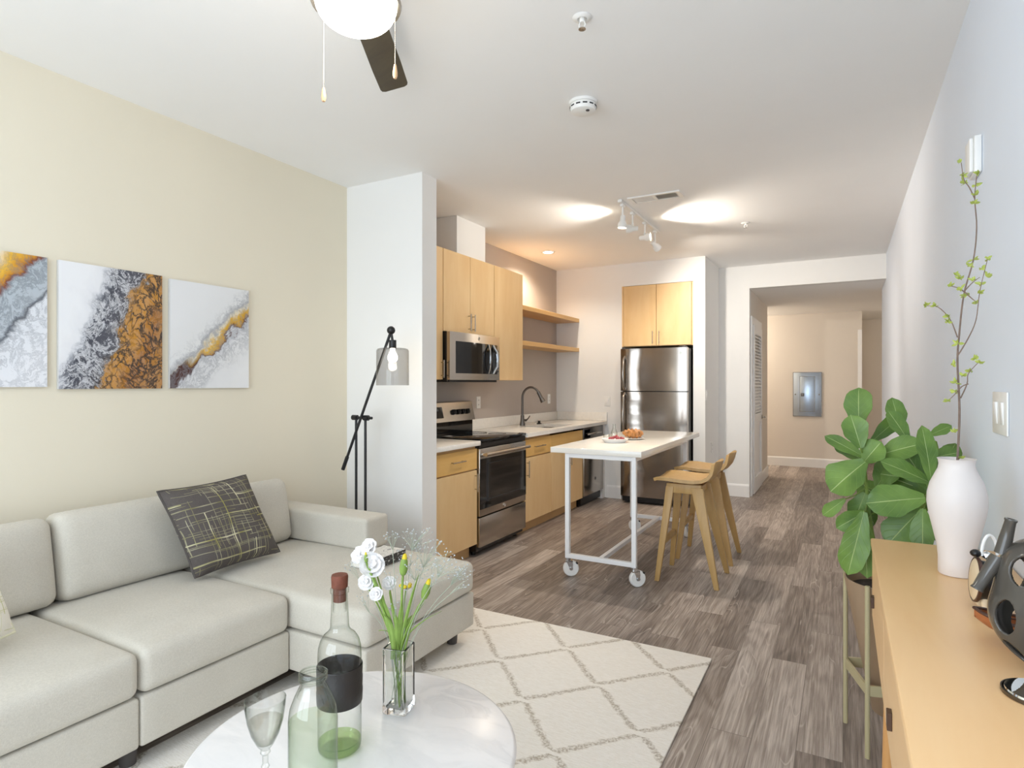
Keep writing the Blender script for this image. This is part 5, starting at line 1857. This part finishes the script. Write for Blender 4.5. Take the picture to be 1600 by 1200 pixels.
b = MB()
main = smooth_path([p + Vector((-0.012, 0, 0.03)), at(1496, 718, WY), at(1499, 640, WY), at(1496, 565, WY + 0.01), at(1499, 520, WY + 0.01), at(1506, 460, WY), at(1521, 405, WY), at(1526, 355, WY + 0.01), at(1523, 310, WY), at(1526, 275, WY)])
nmain = len(main)
b.tube(main, [0.0032 - 0.0022 * i / nmain for i in range(nmain)], 7)
branches = [
    [(1501, 622, 0), (1511, 600, -0.02), (1513, 584, -0.03), (1529, 566, -0.05)],
    [(1513, 600, -0.02), (1503, 604, -0.015), (1490, 618, -0.02), (1479, 628, -0.03)],
    [(1497, 555, 0.01), (1512, 530, -0.01), (1525, 500, -0.02), (1531, 455, -0.03), (1543, 405, -0.05)],
    [(1496, 527, 0.01), (1485, 500, 0.03), (1466, 480, 0.05), (1448, 478, 0.07)],
    [(1507, 456, 0), (1497, 450, 0.02), (1486, 447, 0.03)],
    [(1507, 455, 0), (1518, 443, -0.02), (1531, 433, -0.03)],
    [(1507, 456, 0), (1518, 466, -0.02), (1526, 472, -0.03)],
    [(1523, 310, 0), (1514, 292, 0.02), (1506, 280, 0.03), (1502, 254, 0.04)],
]
for pl in branches:
    pp = smooth_path(px_path(pl), 4)
    b.tube(pp, [0.0016 - 0.0009 * i / len(pp) for i in range(len(pp))], 6)
b.build('bark', 'bark', tw)
buds = [(1502, 252, 0.04), (1503, 275, 0.035), (1507, 286, 0.03), (1528, 272, 0), (1524, 290, 0), (1524, 305, 0), (1522, 318, 0), (1521, 406, 0), (1515, 416, 0), (1543, 405, -0.05), (1534, 420, -0.04), (1541, 432, -0.04),
        (1493, 430, 0.02), (1500, 436, 0.01), (1486, 447, 0.03), (1502, 452, 0.01), (1520, 438, -0.02), (1533, 445, -0.03), (1510, 462, 0), (1525, 475, -0.02), (1530, 458, -0.03), (1461, 478, 0.055), (1447, 477, 0.07), (1482, 494, 0.03), (1481, 503, 0.03),
        (1497, 537, 0.01), (1490, 570, 0.01), (1523, 561, -0.04), (1530, 567, -0.05), (1516, 580, -0.03), (1504, 587, -0.01), (1493, 598, 0), (1492, 612, -0.01), (1481, 627, -0.03), (1490, 675, 0), (1500, 716, 0)]
random.seed(8)


def small_leaf(b, base, d, L, wd, nrm):
    d = d.normalized()
    s = d.cross(nrm)
    s = s.normalized() if s.length > 1e-6 else Vector((1, 0, 0))
    n2 = s.cross(d).normalized()
    g_ = []
    for i in range(5):
        q = i / 4
        ww = wd * math.sin(math.pi * (0.08 + 0.88 * q)) * 0.5
        c = base + d * L * q - n2 * L * 0.2 * q * q
        g_.append([c - s * ww + n2 * ww * 0.4, c, c + s * ww + n2 * ww * 0.4])
    b.sheet(g_, 0.0003)


b = MB()
for (u, v, dy) in buds:
    c = at(u, v, WY + dy)
    for k in range(6):
        d_ = Vector((random.uniform(-1, 1), random.uniform(-1, 1), random.uniform(-0.3, 1.1)))
        small_leaf(b, c, d_, random.uniform(0.008, 0.016), random.uniform(0.005, 0.008), Vector((random.uniform(-1, 1), -1, random.uniform(-0.5, 0.5))))
b.build('foliage', 'sprig', tw)

# mirror coaster
p = Vector((0.278, 1.243, SZ + GT))
t = thing('mirror_tray', 'small round mirrored tray at the near end of the sideboard', 'tray', p)
MB().lathe([(0, 0), (0.049, 0), (0.05, 0.002), (0.0475, 0.0085), (0, 0.0085)], p, 48).build('mirror_disc', 'mirror', t)
MB().lathe([(0.0502, 0.0), (0.0525, 0.0), (0.0525, 0.006), (0.0505, 0.006)], p, 48, closed=True).build('metal_rim', 'steel_dark', t)

# grey glazed sculpture with holes and spouts
p = Vector((0.309, 1.352, SZ + GT))
t = thing('ceramic_sculpture', 'glossy dark grey ceramic sculpture with holes and pipe spouts', 'sculpture', p)
b = bmesh.new()
bmesh.ops.create_icosphere(b, subdivisions=6, radius=1.0)
holes = [(Vector((-0.57, -0.60, 0.57)), 0.25), (Vector((-0.80, -0.57, -0.19)), 0.26), (Vector((-0.58, -0.32, -0.75)), 0.24), (Vector((0.45, -0.8, 0.1)), 0.32), (Vector((-0.55, 0.75, 0.25)), 0.32), (Vector((0.6, 0.5, -0.3)), 0.32), (Vector((-0.2, 0.85, -0.5)), 0.28), (Vector((0.75, -0.2, 0.55)), 0.3)]
holes = [(h.normalized(), r) for h, r in holes]
kill = [f for f in b.faces if any((f.calc_center_median().normalized() - h).length < r for h, r in holes)]
bmesh.ops.delete(b, geom=kill, context='FACES')
# round the edges of the holes
for v in b.verts:
    for h, r in holes:
        d_ = (v.co - h).length
        if d_ < r * 1.12:
            k = v.co - h * v.co.dot(h)
            if k.length > 1e-6 and v.is_boundary:
                v.co = (h * math.sqrt(max(0.0, 1 - (r * 0.98) ** 2)) + k.normalized() * r * 0.98)
for _ in range(3):
    near_ = [v for v in b.verts if any((v.co - h).length < r * 1.25 for h, r in holes)]
    bmesh.ops.smooth_vert(b, verts=near_, factor=0.5, use_axis_x=True, use_axis_y=True, use_axis_z=True)
for v in b.verts:
    z = max(-1.0, min(1.0, v.co.z))
    # heart-like outline: full shoulders, narrowing to the foot
    f_ = max(0.0, 1 - abs(z) ** 3.4) ** 0.46 if z > 0 else max(0.0, 1 - abs(z) ** 1.7) ** 0.78
    sc_ = 0.083 * f_ / max(0.06, math.sqrt(max(0.0, 1 - z * z))) * (1 + 0.04 * math.sin(3 * z + 2 * v.co.x))
    v.co = Vector((v.co.x * sc_, v.co.y * sc_ * 0.82, 0.118 + 0.116 * z))
    v.co.x += 0.012 * math.sin(2.2 * z)
q = MB()
q.merge(b, Matrix.Translation(p))
so = q.build('body', 'grey_glaze', t, angle=80)
md = so.modifiers.new('wall', 'SOLIDIFY')
md.thickness = 0.006
md.offset = -1


def spout(p0, p1, r0, r1, parent):
    p0, p1 = Vector(p0), Vector(p1)
    ax = p1 - p0
    L = ax.length
    MB().lathe([(r0, 0), (r0 * 0.92, L * 0.4), (r1, L * 0.92), (r1 * 1.16, L * 0.97), (r1 * 1.12, L), (r1 * 0.72, L), (r1 * 0.66, L * 0.9), (r0 * 0.5, 0.0)], p0, 28, ax, True).build('spout', 'grey_glaze', parent)


spout(p + Vector((-0.060, 0.012, 0.196)), p + Vector((-0.047, 0.010, 0.259)), 0.0115, 0.0085, t)
spout(p + Vector((-0.066, 0.006, 0.190)), p + Vector((-0.099, -0.006, 0.130)), 0.012, 0.0090, t)

# toy boat
p = Vector((0.304, 1.466, SZ + GT))
t = thing('model_boat', 'small copper-brown wooden model boat on the sideboard', 'model boat', p)
def hull(scale_w, z_add, inner=False):
    g_ = []
    for i in range(15):
        s = i / 14 * 2 - 1
        wd = 0.033 * (1 - abs(s) ** 2.4) ** 0.75 * scale_w
        sheer = 0.012 * s * s
        row = []
        for j in range(9):
            a = j / 8 * math.pi
            dep = 0.030 * (1 - 0.5 * abs(s) ** 3) * scale_w
            row.append((s * 0.078 * (1.0 if not inner else 0.93), wd * math.cos(a), 0.036 + sheer - dep * math.sin(a) ** 0.8 + z_add))
        g_.append(row)
    return g_


mb_ = Matrix.Translation(p) @ Matrix.Rotation(math.radians(-8), 4, 'Z')
b = MB().sheet([[mb_ @ Vector(q) for q in row] for row in hull(1.0, 0.008)], -0.003)
bmesh.ops.recalc_face_normals(b.bm, faces=b.bm.faces[:])
b.build('hull', 'copper', t)
b = MB()
hl = hull(1.0, 0.008)
rim = [mb_ @ (Vector(r[0]) + Vector((0, 0, 0.002))) for r in hl] + [mb_ @ (Vector(r[-1]) + Vector((0, 0, 0.002))) for r in hl[::-1]][1:-1]
b.tube(rim, 0.0032, 8, closed=True)
b.build('gunwale', 'copper_dark', t)
b = MB()
b.box(-0.03, 0.03, -0.006, 0.006, 0.0, 0.018, 0.001, 1, mb_)
b.build('keel_stand', 'copper_dark', t)
b = MB().cyl(mb_ @ Vector((0.0, 0, 0.018)), mb_ @ Vector((0.0, 0, 0.105)), 0.0022, seg=8)
b.tube([mb_ @ Vector((-0.03, 0, 0.05)), mb_ @ Vector((0.035, 0, 0.048))], 0.0018, 6)
b.build('mast', 'copper_dark', t)

# little black and cream ornament
p = Vector((0.272, 1.675, SZ + GT))
t = thing('desk_ornament', 'small black and cream ornament with a white loop handle behind the sculpture', 'ornament', p)
ax = Vector((-0.98, -0.05, 0.08)).normalized()
c = p + Vector((0, 0, 0.062))
MB().lathe([(0, 0.0), (0.0455, 0.0), (0.0455, 0.0025), (0.043, 0.004), (0, 0.004)], c + ax * 0.012, 40, ax).build('cream_disc', 'cream', t)
MB().lathe([(0.0458, -0.003), (0.049, -0.003), (0.0495, 0.0), (0.049, 0.003), (0.0458, 0.004)], c + ax * 0.012, 40, ax, True).build('dark_rim', 'copper_dark', t)
MB().lathe([(0, -0.045), (0.030, -0.043), (0.041, -0.026), (0.044, 0.0115), (0, 0.0115)], c, 32, ax).build('black_body', 'black', t)
MB().ball(c + Vector((-0.012, 0.0, 0.059)), 0.011, 2, (1, 1, 0.8)).build('black_knob', 'black', t)
MB().ball(c + Vector((0.008, 0.004, 0.056)), 0.010, 1).build('chrome_knob', 'chrome', t)
hb = []
for i in range(13):
    a = math.pi * i / 12
    hb.append(c + Vector((0.014 + 0.016 * math.cos(a), 0.010 + 0.012 * math.cos(a), 0.055 + 0.045 * math.sin(a))))
MB().tube(hb, 0.0032, 10).build('loop_handle', 'white', t)
for s in (-1, 1):
    sd = Vector((-ax.y, ax.x, 0)).normalized() * 0.022 * s
    MB().cyl(p + sd, p + sd * 0.8 + Vector((0, 0, 0.03)), 0.006, 0.009, 12).build('foot', 'cream', t)

# ------------------------------------------------------------------ planter stand and fig plant
PC = Vector((0.155, 2.66, 0))
t = thing('planter_stand', 'tan cone planter hung in a four-legged sand-coloured metal stand', 'planter', PC)
fr_r = 0.165
corner = []
for k in range(4):
    a = math.radians(45 + 90 * k + 17)
    corner.append(PC + Vector((fr_r * math.cos(a), fr_r * math.sin(a), 0)))
for q in corner:
    MB().cyl(q, q + Vector((0, 0, 0.62)), 0.0085, seg=14).build('leg', 'stand_metal', t)
b = MB()
for i in range(4):
    a_, c_ = corner[i], corner[(i + 1) % 4]
    d_ = (c_ - a_).normalized()
    s_ = Vector((-d_.y, d_.x, 0)) * 0.004
    z0, z1 = 0.225, 0.262
    b.hexa([a_ - s_ + Vector((0, 0, z0)), c_ - s_ + Vector((0, 0, z0)), c_ + s_ + Vector((0, 0, z0)), a_ + s_ + Vector((0, 0, z0))],
           [a_ - s_ + Vector((0, 0, z1)), c_ - s_ + Vector((0, 0, z1)), c_ + s_ + Vector((0, 0, z1)), a_ + s_ + Vector((0, 0, z1))])
b.build('cross_bars', 'stand_metal', t, smooth=False)
MB().lathe([(0, 0.115), (0.055, 0.115), (0.06, 0.12), (0.150, 0.60), (0.152, 0.612), (0.146, 0.612), (0.143, 0.60), (0.10, 0.40), (0, 0.39)], PC, 44).build('pot', 'pot', t)
MB().lathe([(0, 0.58), (0.10, 0.578), (0.1395, 0.572), (0.11, 0.50), (0, 0.5)], PC, 32).build('soil', 'soil', t)

fg = thing('fig_plant', 'bushy fiddle-leaf fig with broad green leaves in the planter', 'plant', PC + Vector((0, 0, 0.58)))


def fig_leaf(b, base, tip, wd, nrm, droop=0.12, seed=0):
    d = tip - base
    L = d.length
    d.normalize()
    s = d.cross(nrm)
    s = s.normalized() if s.length > 1e-6 else Vector((1, 0, 0))
    n2 = s.cross(d).normalized()
    rnd = random.Random(seed)
    ph = rnd.uniform(0, 6)
    g_ = []
    N, K = 13, 9
    for i in range(N):
        q = i / (N - 1)
        # obovate outline with a slight waist
        ww = 0.5 * wd * (math.sin(math.pi * min(1, (0.10 + 0.90 * q) ** 1.25)) ** 0.62) * (0.62 + 0.5 * q)
        if q > 0.93:
            ww *= 0.78
        if i == N - 1:
            ww *= 0.45
        row = []
        for j in range(K):
            u = j / (K - 1) * 2 - 1
            edge = 1 + 0.05 * math.sin(q * 17 + ph + (2 if u > 0 else 0))
            wave = 0.025 * wd * math.sin(q * 11 + ph) * u * u
            c = base + d * L * q - n2 * L * droop * (q * q)
            row.append(c + s * ww * u * edge + n2 * (0.16 * ww * abs(u) ** 1.3 + wave))
        g_.append(row)
    b.sheet(g_, 0.0008)


# base of the blade, tip, width, depth, depth change to the tip  (the leaves stand in a bush about 0.5 m across)
FY = PC.y
leaves = [
    ((1342, 668), (1340, 604), 0.112, 0.00, 0.04), ((1345, 700), (1330, 648), 0.100, -0.06, 0.0), ((1352, 715), (1288, 678), 0.060, -0.02, 0.05), ((1352, 722), (1305, 690), 0.075, 0.05, 0.04),
    ((1362, 690), (1412, 645), 0.070, 0.05, 0.05), ((1407, 675), (1396, 620), 0.080, 0.03, 0.04), ((1420, 690), (1390, 640), 0.075, -0.01, 0.00), ((1370, 712), (1440, 690), 0.11, -0.03, -0.05),
    ((1352, 722), (1295, 765), 0.17, -0.12, -0.03), ((1350, 722), (1375, 690), 0.11, -0.05, -0.02), ((1455, 752), (1445, 665), 0.075, -0.12, 0.0), ((1452, 680), (1488, 664), 0.045, 0.0, 0.03),
    ((1460, 715), (1500, 705), 0.075, -0.05, 0.02), ((1455, 755), (1380, 718), 0.085, -0.10, -0.04), ((1405, 745), (1375, 740), 0.10, -0.02, 0.02), ((1445, 778), (1355, 785), 0.13, -0.14, -0.05),
    ((1455, 770), (1415, 700), 0.09, -0.06, 0.0), ((1450, 768), (1378, 740), 0.10, 0.0, 0.05), ((1320, 780), (1284, 806), 0.055, -0.10, 0.02), ((1352, 800), (1308, 825), 0.08, -0.06, -0.04),
    ((1350, 800), (1324, 900), 0.105, -0.16, -0.03), ((1352, 812), (1352, 905), 0.095, -0.10, -0.02), ((1440, 795), (1385, 850), 0.13, -0.08, -0.04), ((1442, 795), (1440, 860), 0.085, -0.15, -0.05),
    ((1345, 790), (1370, 820), 0.09, 0.02, 0.04), ((1500, 735), (1537, 726), 0.04, 0.06, 0.04), ((1505, 755), (1530, 778), 0.045, 0.04, 0.04), ((1462, 800), (1480, 850), 0.10, 0.0, 0.02), ((1400, 800), (1410, 840), 0.11, 0.05, 0.04),
    ((1352, 770), (1335, 812), 0.09, -0.02, 0.0), ((1420, 760), (1462, 700), 0.09, 0.06, 0.06), ((1470, 745), (1492, 690), 0.08, 0.07, 0.05), ((1390, 780), (1430, 745), 0.10, 0.06, 0.05),
    ((1440, 740), (1395, 700), 0.10, 0.03, 0.03), ((1430, 790), (1460, 760), 0.11, -0.02, -0.04), ((1380, 790), (1345, 750), 0.10, 0.04, 0.05), ((1420, 815), (1395, 790), 0.11, 0.02, 0.0), ((1370, 760), (1400, 715), 0.11, 0.0, 0.04), ((1455, 790), (1432, 735), 0.10, 0.02, 0.03), ((1475, 780), (1500, 745), 0.09, 0.05, 0.05),
]
b = MB()
stb = MB()
trunk_top = PC + Vector((0.0, 0.0, 0.98))
forks = [smooth_path([PC + Vector((-0.02, 0.0, 0.584)), PC + Vector((-0.06, 0.01, 0.80)), at(1350, 722, FY - 0.04), at(1343, 668, FY)], 5),
         smooth_path([PC + Vector((0.02, 0.01, 0.584)), PC + Vector((0.05, 0.0, 0.78)), at(1450, 770, FY - 0.06), at(1425, 700, FY)], 5),
         smooth_path([PC + Vector((0.03, 0.02, 0.584)), PC + Vector((0.09, 0.03, 0.82)), at(1470, 750, FY + 0.04), at(1462, 690, FY + 0.02)], 5)]
for f_ in forks:
    stb.tube(f_, [0.008 - 0.004 * i / len(f_) for i in range(len(f_))], 8)
allf = [q for f_ in forks for q in f_]
for i, (pb, pt, wd, dy, dd) in enumerate(leaves):
    rnd = random.Random(100 + i)
    # shift toward the camera side, clear of the wall
    base = at(pb[0], pb[1], FY + dy)
    tip = at(pt[0], pt[1], FY + dy + dd)
    for q in (base, tip):
        q.x = min(q.x, XR - 0.02)
    nr = Vector((0.45 + rnd.uniform(-0.35, 0.35), -0.8, 0.55 + rnd.uniform(-0.35, 0.35)))
    nr.x -= 0.45
    fig_leaf(b, base, tip, wd, nr, 0.10, i)
    near = min(allf, key=lambda q: (q - base).length)
    mid = near.lerp(base, 0.5) - Vector((0, 0, 0.008))
    stb.tube([near, mid, base], [0.003, 0.0025, 0.002], 6)
b.build('foliage', 'fig_leaf', fg, angle=80)
stb.build('stems', 'stem_green', fg)

for o in bpy.data.objects:
    o.select_set(False)
